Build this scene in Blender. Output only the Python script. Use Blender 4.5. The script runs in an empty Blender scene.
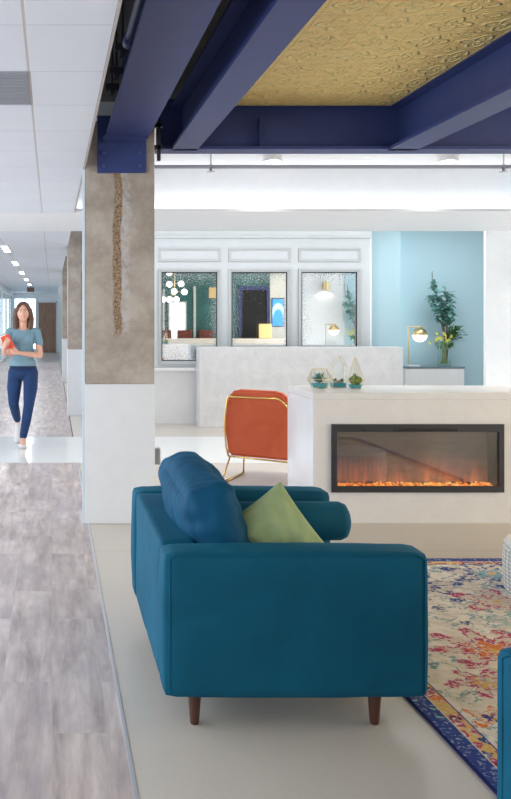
import bpy, bmesh, math, random
from math import pi, sin, cos, radians as R
from mathutils import Vector, Matrix, noise as mn
random.seed(7)
sc = bpy.context.scene
col = sc.collection

# ------------------------------------------------------------------ materials
class NT:
    """small helper to write node trees as expressions"""
    def __init__(s, name):
        s.m = bpy.data.materials.new(name); s.m.use_nodes = True
        s.t = s.m.node_tree; s.n = s.t.nodes; s.l = s.t.links
        s.b = s.n['Principled BSDF']
    def node(s, typ, **kw):
        n = s.n.new(typ)
        for k, v in kw.items(): setattr(n, k, v)
        return n
    def put(s, sock, v):
        if isinstance(v, bpy.types.NodeSocket): s.l.new(v, sock)
        elif v is not None:
            if sock.type == 'RGBA' and len(v) == 3: v = (*v, 1)
            sock.default_value = v
    def coord(s, scale=(1, 1, 1), loc=(0, 0, 0), rot=(0, 0, 0)):
        c = s.node('ShaderNodeTexCoord'); mp = s.node('ShaderNodeMapping')
        mp.inputs['Scale'].default_value = scale; mp.inputs['Location'].default_value = loc; mp.inputs['Rotation'].default_value = rot
        s.l.new(c.outputs['Object'], mp.inputs[0]); return mp.outputs[0]
    def xyz(s, v):
        n = s.node('ShaderNodeSeparateXYZ'); s.put(n.inputs[0], v); return n.outputs[0], n.outputs[1], n.outputs[2]
    def comb(s, x, y, z=0.0):
        n = s.node('ShaderNodeCombineXYZ'); s.put(n.inputs[0], x); s.put(n.inputs[1], y); s.put(n.inputs[2], z); return n.outputs[0]
    def M(s, op, a, b=None, c=None, clamp=False):
        n = s.node('ShaderNodeMath', operation=op, use_clamp=clamp)
        s.put(n.inputs[0], a); s.put(n.inputs[1], b)
        if c is not None: s.put(n.inputs[2], c)
        return n.outputs[0]
    def noise(s, v, scale=5, detail=3, rough=.5, dist=0, out='Fac'):
        n = s.node('ShaderNodeTexNoise'); s.put(n.inputs['Vector'], v)
        n.inputs['Scale'].default_value = scale; n.inputs['Detail'].default_value = detail
        n.inputs['Roughness'].default_value = rough; n.inputs['Distortion'].default_value = dist
        return n.outputs[out]
    def vor(s, v, scale=5, feature='F1', out='Distance', rnd=1, dim='3D'):
        n = s.node('ShaderNodeTexVoronoi', feature=feature, voronoi_dimensions=dim); s.put(n.inputs['Vector'], v)
        n.inputs['Scale'].default_value = scale; n.inputs['Randomness'].default_value = rnd
        return n.outputs[out]
    def mix(s, f, a, b, mode='MIX'):
        n = s.node('ShaderNodeMix', data_type='RGBA', blend_type=mode)
        s.put(n.inputs[0], f); s.put(n.inputs[6], a); s.put(n.inputs[7], b); return n.outputs[2]
    def ramp(s, f, stops, interp='LINEAR'):
        n = s.node('ShaderNodeValToRGB'); r = n.color_ramp; r.interpolation = interp
        r.elements.remove(r.elements[1]); r.elements[0].position = stops[0][0]; r.elements[0].color = (*stops[0][1][:3], 1)
        for p, c in stops[1:]: r.elements.new(p).color = (*c[:3], 1)
        s.put(n.inputs[0], f); return n.outputs[0]
    def step(s, f, a, b):
        n = s.node('ShaderNodeMapRange', clamp=True); s.put(n.inputs[0], f)
        n.inputs[1].default_value = a; n.inputs[2].default_value = b; return n.outputs[0]
    def bump(s, h, strength=.3, dist=.01):
        n = s.node('ShaderNodeBump'); n.inputs['Strength'].default_value = strength; n.inputs['Distance'].default_value = dist
        s.put(n.inputs['Height'], h); s.l.new(n.outputs[0], s.b.inputs['Normal']); return n
    def set(s, **kw):
        names = dict(color='Base Color', rough='Roughness', metal='Metallic', emis='Emission Color', es='Emission Strength',
                     spec='Specular IOR Level', sheen='Sheen Weight', trans='Transmission Weight', ior='IOR', coat='Coat Weight',
                     coatr='Coat Roughness', sheent='Sheen Tint', sheenr='Sheen Roughness')
        for k, v in kw.items(): s.put(s.b.inputs[names[k]], v)
        return s

def srgb(r, g, b):
    return tuple((c / 255 / 12.92) if c / 255 <= .04045 else ((c / 255 + .055) / 1.055) ** 2.4 for c in (r, g, b))

def simple(name, c, rough=.5, metal=0, var=.05, scale=8, bump=0, bs=60, **kw):
    m = NT(name); v = m.coord()
    n = m.noise(v, scale, 3)
    a = tuple(max(0, x * (1 - var)) for x in c); b = tuple(min(1, x * (1 + var)) for x in c)
    m.set(color=m.mix(n, a, b), rough=rough, metal=metal, **kw)
    if bump: m.bump(m.noise(v, bs, 3), bump, .004)
    return m.m

def emit(name, c, s):
    m = NT(name); m.set(color=(.8, .8, .8), emis=c, es=s); return m.m

def glass(name, tint=(1, 1, 1), rough=0.0):
    m = NT(name); m.set(color=tint, rough=rough, trans=1.0, ior=1.25, spec=.4)
    return m.m

MAT = {}
MAT['white'] = simple('white_paint', (.74, .75, .77), .55, bump=.05)
MAT['wall_white'] = simple('wall_paint', (.86, .86, .86), .6, bump=.04)
MAT['panel'] = simple('panel_paint', srgb(204, 208, 210), .45)
MAT['trimc'] = simple('beige_edge_trim', srgb(176, 168, 164), .6)
MAT['moulding'] = simple('moulding_paint', srgb(190, 192, 192), .4)
MAT['white_hi'] = simple('white_lacquer', (.80, .79, .79), .35)
MAT['blue_wall'] = simple('pale_blue_paint', srgb(184, 213, 222), .6, var=.03, scale=2)
MAT['dark_plenum'] = simple('plenum_concrete', (.16, .15, .14), .9, var=.3, scale=3)
MAT['blue_steel'] = simple('navy_steel_paint', (.038, .056, .18), .5, var=.12, scale=5, bump=.08, spec=.3)
MAT['blue_pipe'] = simple('navy_pipe_paint', (.07, .08, .22), .35)
MAT['black_iron'] = simple('black_clamp', (.02, .02, .025), .6)
MAT['brass'] = simple('brushed_brass', srgb(214, 188, 136), .3, 1, var=.05)
MAT['gold_frame'] = simple('gold_tube', srgb(214, 180, 110), .25, .9)
MAT['chrome'] = simple('grey_metal', (.5, .5, .52), .35, .9)
MAT['edge'] = simple('pale_blue_edge', srgb(206, 222, 234), .3)
MAT['strip'] = simple('aluminium_strip', (.62, .64, .68), .35, .6)
MAT['walnut'] = simple('dark_walnut', srgb(78, 44, 32), .4, var=.3, scale=20)
MAT['black'] = simple('black_satin', srgb(44, 44, 50), .4)
MAT['blackgloss'] = simple('black_trim', srgb(24, 24, 28), .2)
MAT['grille'] = simple('grey_grille', srgb(150, 152, 160), .5)
MAT['led'] = emit('led_strip', (.80, .93, 1), 5)
MAT['led_edge'] = emit('led_edge', (.78, .93, 1), 5)
MAT['led_cove'] = emit('led_cove', (.90, .96, 1), 8)
MAT['lamp_on'] = emit('lamp_glow', (1, .97, .92), 1.6)
MAT['globe_on'] = emit('globe_glow', (1, .96, .88), 3)
MAT['lens'] = emit('downlight_lens', (1, .98, .95), 14)
MAT['corr_led'] = emit('corridor_led', (.95, .98, 1), 8)

def m_ceiling():
    m = NT('ceiling_tiles'); v = m.coord(); x, y, z = m.xyz(v)
    # long grid line at x=-.10, -.715 ; cross lines every .61
    ly = m.M('ABSOLUTE', m.M('SUBTRACT', m.M('FRACT', m.M('DIVIDE', m.M('ADD', y, -3.317 + 6.25), .625)), .5))
    ly = m.step(ly, .5 - .009, .5 - .004)
    lx = m.M('ABSOLUTE', m.M('SUBTRACT', m.M('FRACT', m.M('DIVIDE', m.M('ADD', x, .10 + 6.1), .61)), .5))
    lx = m.step(lx, .5 - .012, .5 - .006)
    n = m.noise(v, 2.2, 2)
    base = m.mix(n, (.62, .65, .71), (.69, .72, .77))
    sp = m.noise(v, 300, 2); base = m.mix(m.step(sp, .3, .42), (.62, .65, .71), base)
    c = m.mix(ly, base, (.50, .52, .60)); c = m.mix(lx, c, (.50, .47, .46))
    m.set(color=c, rough=.8); m.bump(m.M('MULTIPLY', m.M('MAXIMUM', lx, ly), -1), .4, .004)
    return m.m
MAT['ceiling'] = m_ceiling()

def m_plank():
    m = NT('grey_vinyl_plank'); v = m.coord(); x, y, z = m.xyz(v)
    br = m.node('ShaderNodeTexBrick'); br.offset = .37; br.squash = 1
    m.put(br.inputs['Vector'], m.comb(y, x, 0.0))
    for k, val in (('Scale', 1), ('Brick Width', 1.22), ('Row Height', .2), ('Mortar Size', .0012), ('Mortar Smooth', .3)): br.inputs[k].default_value = val
    m.put(br.inputs['Color1'], (0, 0, 0)); m.put(br.inputs['Color2'], (1, 1, 1)); m.put(br.inputs['Mortar'], (.5, .5, .5))
    # plank lengthwise value
    idc = m.xyz(br.outputs['Color'])[0]
    vg = m.comb(m.M('MULTIPLY', x, 9), m.M('MULTIPLY', y, 1.3), m.M('MULTIPLY', idc, 17))
    g = m.noise(vg, 1.7, 8, .60, .2)
    g2 = m.noise(m.comb(m.M('MULTIPLY', x, 3.0), m.M('MULTIPLY', y, 1.6), m.M('MULTIPLY', idc, 9)), 2.2, 3, .5, .6)
    c = m.ramp(g, [(.30, srgb(152, 138, 136)), (.46, srgb(182, 168, 164)), (.60, srgb(202, 189, 184)), (.75, srgb(218, 207, 201))])
    c = m.mix(m.M('MULTIPLY', m.step(g2, .46, .70), .45), c, srgb(150, 143, 152))
    c = m.mix(m.M('MULTIPLY', m.step(idc, .45, 1), .42), c, srgb(150, 138, 150))
    kn = m.vor(m.comb(m.M('MULTIPLY', x, 1.9), m.M('MULTIPLY', y, .9), 0.0), 1.7, 'F1')
    c = m.mix(m.M('MULTIPLY', m.step(kn, .09, .0), .5), c, srgb(120, 112, 120))
    c = m.mix(m.M('MULTIPLY', br.outputs['Fac'], .12), c, srgb(120, 112, 115))
    m.set(color=c, rough=m.ramp(g, [(.3, (.42,) * 3), (.8, (.3,) * 3)]), spec=.45)
    m.bump(g, .06, .002)
    return m.m
MAT['plank'] = m_plank()

def m_floor():
    m = NT('polished_concrete'); v = m.coord()
    a = m.noise(v, .55, 4, .55); b = m.noise(v, 6, 5, .6)
    c = m.mix(a, srgb(192, 184, 174), srgb(208, 200, 190))
    c = m.mix(m.M('MULTIPLY', m.step(b, .3, .8), .12), c, srgb(176, 168, 158))
    sp = m.noise(v, 60, 2); c = m.mix(m.M('MULTIPLY', m.step(sp, .64, .72), .2), c, srgb(150, 143, 134))
    x, y, z = m.xyz(v)
    j = m.M('MAXIMUM', m.step(m.M('ABSOLUTE', m.M('SUBTRACT', y, 5.72)), .008, .003), m.step(m.M('ABSOLUTE', m.M('SUBTRACT', y, 2.2)), .006, .002))
    c = m.mix(m.M('MULTIPLY', j, .35), c, srgb(150, 143, 134))
    m.set(color=c, rough=m.ramp(b, [(.3, (.22,) * 3), (.7, (.26,) * 3)]), spec=.5)
    return m.m
MAT['floor'] = m_floor()
MAT['path'] = simple('white_glazed_floor', (.80, .82, .82), .12, var=.03, scale=2)

def m_conc():
    m = NT('raw_concrete'); v = m.coord(); x, y, z = m.xyz(v)
    a = m.noise(v, 3.2, 6, .62); b = m.noise(v, 28, 5, .6); pit = m.vor(v, 26)
    c = m.ramp(a, [(.30, srgb(142, 130, 118)), (.5, srgb(166, 154, 142)), (.68, srgb(188, 178, 167))])
    c = m.mix(m.M('MULTIPLY', m.step(b, .5, .75), .35), c, srgb(190, 184, 176))
    c = m.mix(m.M('MULTIPLY', m.step(pit, .1, .05), .5), c, srgb(110, 100, 90))
    # the scabbled channel and its pale rim (local x, channel from z 1.35 up)
    wob = m.M('MULTIPLY', m.M('SUBTRACT', m.noise(v, 5, 4), .5), .07)
    dx = m.M('ABSOLUTE', m.M('ADD', m.M('SUBTRACT', x, -.015), wob))
    top = m.M('MULTIPLY', m.step(z, 1.33, 1.40), m.step(y, -.2, -.24))
    rimw = m.step(m.M('ABSOLUTE', m.M('ADD', m.M('SUBTRACT', x, .04), wob)), .045, .02)
    rim = m.M('MULTIPLY', m.M('MULTIPLY', rimw, top), m.step(m.noise(v, 16, 5, .7), .42, .60))
    c = m.mix(m.M('MULTIPLY', rim, .65), c, srgb(196, 196, 200))
    ch = m.M('MULTIPLY', m.step(dx, .034, .022), top)
    gr = m.noise(v, 75, 4, .7)
    cc = m.ramp(gr, [(.35, srgb(96, 78, 62)), (.5, srgb(150, 124, 98)), (.65, srgb(184, 160, 132))])
    c = m.mix(ch, c, cc)
    m.set(color=c, rough=.85)
    h = m.M('ADD', m.M('MULTIPLY', b, .25), m.M('ADD', m.M('MULTIPLY', ch, m.M('SUBTRACT', m.M('MULTIPLY', gr, 2), 1.7)), m.M('MULTIPLY', a, .3)))
    m.bump(h, .6, .012)
    return m.m
MAT['concrete'] = m_conc()

def m_tin():
    m = NT('embossed_gold_tin'); v = m.coord(); x, y, z = m.xyz(v)
    T = .305
    fx = m.M('SUBTRACT', m.M('FRACT', m.M('DIVIDE', m.M('ADD', x, 30), T)), .5); fy = m.M('SUBTRACT', m.M('FRACT', m.M('DIVIDE', m.M('ADD', y, 30), T)), .5)
    r = m.M('SQRT', m.M('ADD', m.M('MULTIPLY', fx, fx), m.M('MULTIPLY', fy, fy)))
    th = m.M('ARCTAN2', fy, fx)
    pet = m.M('COSINE', m.M('MULTIPLY', th, 4))
    rr = m.M('SUBTRACT', r, m.M('ADD', .30, m.M('MULTIPLY', pet, .08)))
    ring = m.M('POWER', 2.718, m.M('MULTIPLY', m.M('MULTIPLY', rr, rr), -900))
    rr2 = m.M('SUBTRACT', r, m.M('ADD', .16, m.M('MULTIPLY', m.M('COSINE', m.M('MULTIPLY', th, 8)), .04)))
    ring2 = m.M('POWER', 2.718, m.M('MULTIPLY', m.M('MULTIPLY', rr2, rr2), -1400))
    boss = m.step(r, .07, .02)
    # corner scrolls
    gx = m.M('SUBTRACT', m.M('ABSOLUTE', fx), .5); gy = m.M('SUBTRACT', m.M('ABSOLUTE', fy), .5)
    rc = m.M('SQRT', m.M('ADD', m.M('MULTIPLY', gx, gx), m.M('MULTIPLY', gy, gy)))
    thc = m.M('ARCTAN2', gy, gx)
    sp = m.M('SINE', m.M('ADD', m.M('MULTIPLY', rc, 50), m.M('MULTIPLY', thc, 2)))
    scr = m.M('MULTIPLY', m.step(sp, .2, .9), m.step(rc, .3, .2))
    hx = m.M('MAXIMUM', m.M('ABSOLUTE', fx), m.M('ABSOLUTE', fy)); seam = m.step(hx, .487, .497)
    h = m.M('ADD', m.M('ADD', ring, m.M('MULTIPLY', ring2, .7)), m.M('ADD', boss, m.M('MULTIPLY', scr, .8)))
    h = m.M('ADD', m.M('SUBTRACT', h, m.M('MULTIPLY', seam, .3)), m.M('MULTIPLY', m.noise(v, 20, 3, .5, 1.6), 1.1))
    c = m.mix(m.step(h, .1, 1.3), srgb(232, 194, 108), srgb(255, 238, 166))
    m.set(color=c, rough=.42, metal=.35)
    m.bump(h, 1.0, .016)
    return m.m
MAT['tin'] = m_tin()

def m_velvet(name, dark, light, sheen=.6):
    m = NT(name); v = m.coord()
    n = m.noise(v, 3.5, 4, .6, .6)
    m.set(color=m.mix(m.step(n, .3, .7), dark, light), rough=.75, sheen=sheen, sheent=light, sheenr=.35, spec=.2)
    m.bump(m.noise(v, 500, 2), .12, .001)
    return m.m
MAT['teal'] = m_velvet('teal_velvet', srgb(2, 74, 98), srgb(6, 88, 114), .45)
MAT['teal_pipe'] = simple('teal_welt', srgb(4, 62, 84), .7)
MAT['teal_cushion'] = m_velvet('teal_cushion_velvet', srgb(2, 62, 90), srgb(3, 78, 112), .45)
MAT['green_vel'] = m_velvet('sage_velvet', srgb(140, 158, 112), srgb(168, 182, 134), .5)
MAT['rust'] = m_velvet('rust_velvet', srgb(186, 84, 54), srgb(202, 100, 70), .4)

def m_stone(name, a, b, rough):
    m = NT(name); v = m.coord(); n = m.noise(v, 7, 6, .65, .4); n2 = m.noise(v, 45, 3)
    c = m.mix(m.step(n, .3, .7), a, b); c = m.mix(m.M('MULTIPLY', m.step(n2, .55, .7), .25), c, (.80, .80, .80))
    m.set(color=c, rough=rough); return m.m
MAT['desk_stone'] = m_stone('speckled_white_stone', srgb(212, 210, 210), srgb(228, 226, 225), .4)
MAT['counter'] = m_stone('white_quartz', (.72, .70, .70), (.77, .75, .75), .28)
MAT['counter_gloss'] = m_stone('white_quartz_end', (.76, .76, .80), (.80, .80, .84), .07)
MAT['counter_glass'] = simple('grey_glass_top', srgb(110, 130, 140), .08)

def m_mirror():
    m = NT('antique_mirror'); v = m.coord(); x, y, z = m.xyz(v)
    # foxing gathers towards the pane's edges (local coordinates, pane centre at the origin)
    ex = m.M('DIVIDE', m.M('ABSOLUTE', x), .40); ez = m.M('DIVIDE', m.M('ABSOLUTE', z), .63)
    e = m.M('MAXIMUM', ex, ez)
    n = m.noise(v, 70, 3, .7); big = m.noise(v, 4, 3)
    w = m.M('ADD', m.M('MULTIPLY', m.step(e, .45, 1.05), .19), m.M('MULTIPLY', m.M('SUBTRACT', big, .5), .16))
    sp = m.step(m.M('ADD', n, w), .655, .68)
    n2 = m.noise(v, 110, 2, .6); dk = m.step(m.M('ADD', n2, w), .68, .71)
    d2 = m.node('ShaderNodeBsdfPrincipled'); m.put(d2.inputs['Base Color'], m.mix(dk, srgb(196, 205, 206), srgb(66, 74, 80))); d2.inputs['Roughness'].default_value = .5
    g = m.node('ShaderNodeBsdfGlossy'); g.inputs['Roughness'].default_value = .015; m.put(g.inputs['Color'], (.86, .90, .92))
    ms = m.node('ShaderNodeMixShader'); m.put(ms.inputs[0], m.M('MULTIPLY', sp, .85)); m.l.new(g.outputs[0], ms.inputs[1]); m.l.new(d2.outputs[0], ms.inputs[2])
    m.l.new(ms.outputs[0], m.n['Material Output'].inputs[0])
    return m.m
MAT['mirror'] = m_mirror()

def m_rug():
    m = NT('rug_weave'); v0 = m.coord()
    wn = m.node('ShaderNodeTexNoise'); m.put(wn.inputs['Vector'], v0); wn.inputs['Scale'].default_value = 28; wn.inputs['Detail'].default_value = 3
    off = m.node('ShaderNodeVectorMath', operation='MULTIPLY_ADD'); m.put(off.inputs[0], wn.outputs['Color']); off.inputs[1].default_value = (.075, .075, 0); m.put(off.inputs[2], v0)
    off2 = m.node('ShaderNodeVectorMath', operation='SUBTRACT'); m.put(off2.inputs[0], off.outputs[0]); off2.inputs[1].default_value = (.0375, .0375, 0)
    v = off2.outputs[0]; x, y, z = m.xyz(v); x0, y0, _ = m.xyz(v0)
    navy, teal, mag, plum, orange, gold, cream, sky = srgb(54, 72, 136), srgb(96, 140, 150), srgb(182, 66, 108), srgb(120, 40, 84), srgb(224, 128, 62), srgb(216, 176, 104), srgb(214, 205, 190), srgb(130, 170, 182)
    fine = m.noise(v0, 55, 3, .7); med = m.noise(v0, 13, 4, .65)
    c = m.mix(m.step(med, .35, .65), srgb(214, 202, 188), srgb(234, 228, 220))
    # scrolling stems in faded blue
    n1 = m.noise(v, 5.5, 2, .5, 1.4); st = m.step(m.M('ABSOLUTE', m.M('SUBTRACT', n1, .5)), .030, .016)
    st = m.M('MULTIPLY', st, m.step(fine, .40, .50)); c = m.mix(m.M('MULTIPLY', st, .85), c, teal)
    # leaf clusters
    cell = m.vor(v, 8.5, 'F1', dim='2D'); cc = m.vor(v, 8.5, 'F1', 'Color', dim='2D'); zone = m.noise(v0, 1.7, 2); cr, cg, cb = m.xyz(cc)
    lf = m.M('MULTIPLY', m.step(cell, .30, .25), m.step(cr, .52, .54)); lf = m.M('MULTIPLY', m.M('MULTIPLY', lf, m.step(fine, .40, .5)), m.step(zone, .47, .52))
    lcol = m.ramp(cg, [(0, sky), (.3, teal), (.58, mag), (.72, navy), (.88, sky), (.96, orange)], 'CONSTANT')
    c = m.mix(m.M('MULTIPLY', lf, .9), c, lcol)
    # large blossoms: (cx, cy, R, petals, outer, inner)
    fl = [(1.98, 4.98, .30, 7, navy, navy), (2.52, 5.16, .30, 7, navy, sky), (2.0, 5.22, .18, 6, orange, mag), (2.30, 4.66, .24, 5, mag, cream), (2.65, 4.78, .16, 7, mag, sky),
          (1.95, 3.98, .30, 8, mag, orange), (2.35, 3.98, .18, 6, sky, teal), (1.75, 3.62, .17, 6, mag, gold), (2.25, 4.32, .18, 9, sky, cream), (2.12, 3.28, .22, 7, plum, navy),
          (1.86, 3.02, .16, 8, plum, navy), (2.05, 2.88, .21, 6, mag, plum), (1.62, 3.30, .12, 5, orange, navy), (2.45, 3.2, .2, 7, orange, mag), (1.95, 2.52, .20, 8, plum, mag), (1.78, 2.66, .12, 5, orange, gold),
          (2.9, 4.2, .25, 7, mag, navy), (2.85, 3.3, .24, 7, navy, orange), (1.65, 4.35, .16, 5, sky, teal), (2.0, 3.62, .14, 7, sky, cream)]
    for (cx, cy, Rr, pn, oc, ic) in fl:
        dx = m.M('SUBTRACT', x, cx); dy = m.M('SUBTRACT', y, cy)
        r = m.M('SQRT', m.M('ADD', m.M('MULTIPLY', dx, dx), m.M('MULTIPLY', dy, dy)))
        th = m.M('ARCTAN2', dy, dx)
        rad = m.M('MULTIPLY', m.M('ADD', m.M('MULTIPLY', m.M('COSINE', m.M('MULTIPLY', th, pn)), .28), .72), Rr)
        q = m.M('DIVIDE', r, rad)
        wear = m.step(m.M('ADD', fine, m.M('MULTIPLY', m.M('SUBTRACT', med, .5), .8)), .40, .52)
        c = m.mix(m.M('MULTIPLY', m.step(q, 1, .93), wear), c, oc)
        ringm = m.M('MULTIPLY', m.step(q, .72, .68), m.step(q, .5, .54)); c = m.mix(m.M('MULTIPLY', ringm, wear), c, cream)
        c = m.mix(m.M('MULTIPLY', m.step(q, .42, .38), wear), c, ic)
        c = m.mix(m.step(q, .13, .10), c, gold)
    # borders: distance from the rug's outline
    X0, X1, Y0, Y1 = 1.375, 3.75, 1.9, 5.5
    d = m.M('MINIMUM', m.M('MINIMUM', m.M('SUBTRACT', x0, X0), m.M('SUBTRACT', X1, x0)), m.M('MINIMUM', m.M('SUBTRACT', y0, Y0), m.M('SUBTRACT', Y1, y0)))
    vb = m.vor(v, 15, 'F1', dim='2D'); vc = m.vor(v, 15, 'F1', 'Color', dim='2D'); b1, b2, b3 = m.xyz(vc)
    gb = m.mix(m.step(vb, .44, .40), gold, m.ramp(b1, [(0, plum), (.3, orange), (.55, navy), (.75, mag)], 'CONSTANT'))
    gb = m.mix(m.step(vb, .15, .12), gb, cream); gb = m.mix(m.M('MULTIPLY', m.step(fine, .5, .42), .5), gb, cream)
    nb = m.mix(m.step(fine, .56, .62), navy, srgb(150, 158, 186)); nb = m.mix(m.M('MULTIPLY', m.step(vb, .2, .15), m.step(b2, .5, .55)), nb, sky)
    c = m.mix(m.step(d, .142, .139), c, navy); c = m.mix(m.step(d, .136, .133), c, gb)
    c = m.mix(m.step(d, .080, .077), c, cream); c = m.mix(m.step(d, .075, .072), c, nb); c = m.mix(m.step(d, .008, .006), c, srgb(30, 34, 84))
    m.set(color=c, rough=.95, spec=.1); m.bump(m.noise(v0, 260, 2), .4, .003)
    return m.m
MAT['rug'] = m_rug()

def m_fire():
    m = NT('ember_bed'); v = m.coord(); n = m.vor(v, 34, 'F1', 'Color'); a, b, c_ = m.xyz(n)
    e = m.ramp(a, [(0, (.35, .04, .005)), (.4, (1, .22, .02)), (.75, (1, .42, .05)), (1, (1, .62, .16))])
    m.set(color=(.2, .1, .05), rough=.3, emis=e, es=1.3); return m.m
MAT['ember'] = m_fire()
def m_flame():
    m = NT('flame_screen'); v = m.coord(); x, y, z = m.xyz(v)
    n = m.noise(m.comb(m.M('MULTIPLY', x, 9), 0.0, m.M('MULTIPLY', z, 2.2)), 1.3, 4, .6, .4)
    h = m.step(z, .26, .01)
    f = m.M('MULTIPLY', m.step(n, .42, .72), m.M('MULTIPLY', h, h))
    glow = m.M('MULTIPLY', m.step(z, .20, .0), .22)
    n2 = m.noise(m.comb(m.M('MULTIPLY', x, 1.5), 0.0, m.M('MULTIPLY', z, 9)), 2, 4, .6, .8)
    base = m.mix(n2, srgb(104, 94, 94), srgb(150, 136, 132))  # grey streaked base paints in the room's reflection on the glass
    m.set(color=base, rough=.6, emis=(1, .23, .06), es=m.M('MULTIPLY', m.M('ADD', f, glow), .65)); return m.m
MAT['flame'] = m_flame()
def m_smoke_glass():
    m = NT('smoked_glass'); tr = m.node('ShaderNodeBsdfTransparent'); m.put(tr.inputs[0], (.84, .84, .86))
    gl = m.node('ShaderNodeBsdfGlossy'); gl.inputs['Roughness'].default_value = .03; fr = m.node('ShaderNodeLayerWeight')
    ms = m.node('ShaderNodeMixShader'); m.put(ms.inputs[0], m.M('ADD', m.M('MULTIPLY', m.M('POWER', fr.outputs['Facing'], 3.0), .5), .11))
    m.l.new(tr.outputs[0], ms.inputs[1]); m.l.new(gl.outputs[0], ms.inputs[2]); m.l.new(ms.outputs[0], m.n['Material Output'].inputs[0]); return m.m
MAT['smoke'] = m_smoke_glass()

def m_wooddoor():
    m = NT('walnut_door'); v = m.coord((9, 9, .7)); n = m.noise(v, 3, 5, .6, .5)
    m.set(color=m.ramp(n, [(.3, srgb(128, 92, 74)), (.7, srgb(172, 134, 112))]), rough=.45); return m.m
MAT['door'] = m_wooddoor()
m = NT('thin_glass')  # thin sheet: mostly see-through with a slight gloss
tr = m.node('ShaderNodeBsdfTransparent'); gl = m.node('ShaderNodeBsdfGlossy'); gl.inputs['Roughness'].default_value = .02
m.put(tr.inputs[0], (.96, .985, .98)); fr = m.node('ShaderNodeLayerWeight'); fr.inputs['Blend'].default_value = .5
fac = m.M('ADD', m.M('MULTIPLY', m.M('POWER', fr.outputs['Facing'], 4.0), .55), .03)
ms = m.node('ShaderNodeMixShader'); m.put(ms.inputs[0], fac); m.l.new(tr.outputs[0], ms.inputs[1]); m.l.new(gl.outputs[0], ms.inputs[2]); m.l.new(ms.outputs[0], m.n['Material Output'].inputs[0])
MAT['thin'] = m.m
MAT['glass'] = glass('clear_glass', (.97, .99, 1))
MAT['vase_glass'] = glass('vase_glass', (.93, .98, .95))
MAT['partition_glass'] = glass('partition_glass', (.80, .92, 1))
MAT['day'] = emit('window_daylight', (.72, .88, 1), 2.2)
MAT['teal_wall'] = simple('deep_teal_paint', (.014, .11, .12), .5, var=.5, scale=2)
MAT['dark_void'] = simple('dark_opening', (.01, .01, .015), .8)
MAT['skin'] = simple('skin', srgb(222, 168, 144), .5, var=.04)
MAT['hair'] = simple('brown_hair', srgb(92, 62, 48), .5, var=.35, scale=40, bump=.3)
MAT['shirt'] = simple('grey_teal_cotton', srgb(118, 150, 164), .85, var=.08, scale=12, bump=.2, bs=20)
MAT['jeans'] = simple('blue_denim', srgb(20, 52, 96), .85, var=.25, scale=9, bump=.2, bs=90)
MAT['belt'] = simple('denim_waistband', srgb(16, 40, 78), .85)
MAT['shoe'] = simple('white_canvas', srgb(214, 212, 212), .7)
MAT['sole'] = simple('pale_rubber', srgb(190, 184, 178), .6)
MAT['coral'] = simple('coral_cover', srgb(236, 92, 72), .5)
MAT['paper'] = simple('page_white', (.8, .8, .78), .7)
MAT['eye'] = simple('dark_iris', (.03, .02, .02), .2)
MAT['lip'] = simple('lip', srgb(196, 96, 92), .5)
MAT['teeth'] = simple('teeth', (.85, .84, .8), .3)
MAT['euca'] = simple('eucalyptus_leaf', srgb(118, 168, 158), .5, var=.4, scale=14)
MAT['leaf'] = simple('green_leaf', srgb(70, 116, 62), .5, var=.45, scale=18)
MAT['stem'] = simple('brown_stem', srgb(120, 92, 80), .7)
MAT['gstem'] = simple('green_stem', srgb(136, 164, 92), .6)
MAT['yellow'] = simple('yellow_petal', srgb(226, 222, 104), .6, var=.15, scale=30)
MAT['succ'] = simple('succulent_leaf', srgb(86, 140, 130), .5, var=.3, scale=60)
MAT['moss'] = simple('moss', srgb(112, 132, 62), .9, var=.5, scale=120, bump=.8, bs=200)
MAT['sand'] = simple('turquoise_sand', srgb(70, 170, 190), .8, var=.3, scale=200)
MAT['pebble'] = simple('pale_pebbles', srgb(190, 176, 150), .8, var=.4, scale=150)
def m_weave():
    m = NT('woven_rope'); v = m.coord(); x, y, z = m.xyz(v)
    th = m.M('MULTIPLY', m.M('ARCTAN2', y, x), 22)
    a = m.M('SINE', m.M('ADD', th, m.M('MULTIPLY', z, 150))); b = m.M('SINE', m.M('SUBTRACT', th, m.M('MULTIPLY', z, 150)))
    w = m.M('MULTIPLY', a, b)
    m.set(color=m.mix(m.step(w, -.3, .3), srgb(176, 178, 176), srgb(226, 224, 220)), rough=.8); m.bump(w, .6, .006); return m.m
MAT['weave'] = m_weave()
def m_screen():
    m = NT('lit_screen'); v = m.coord(); x, y, z = m.xyz(v)
    r = m.M('SQRT', m.M('ADD', m.M('MULTIPLY', x, m.M('MULTIPLY', x, 5)), m.M('MULTIPLY', m.M('ADD', z, .3), m.M('ADD', z, .3))))
    a = m.step(m.M('ABSOLUTE', m.M('SUBTRACT', r, .5)), .12, .06)
    m.set(color=(.02, .05, .1), emis=m.mix(a, (.03, .30, .85), (.55, .80, 1)), es=1.6); return m.m
MAT['screen'] = m_screen()
MAT['chair_brown'] = simple('brown_leather', srgb(110, 48, 36), .5)

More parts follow.
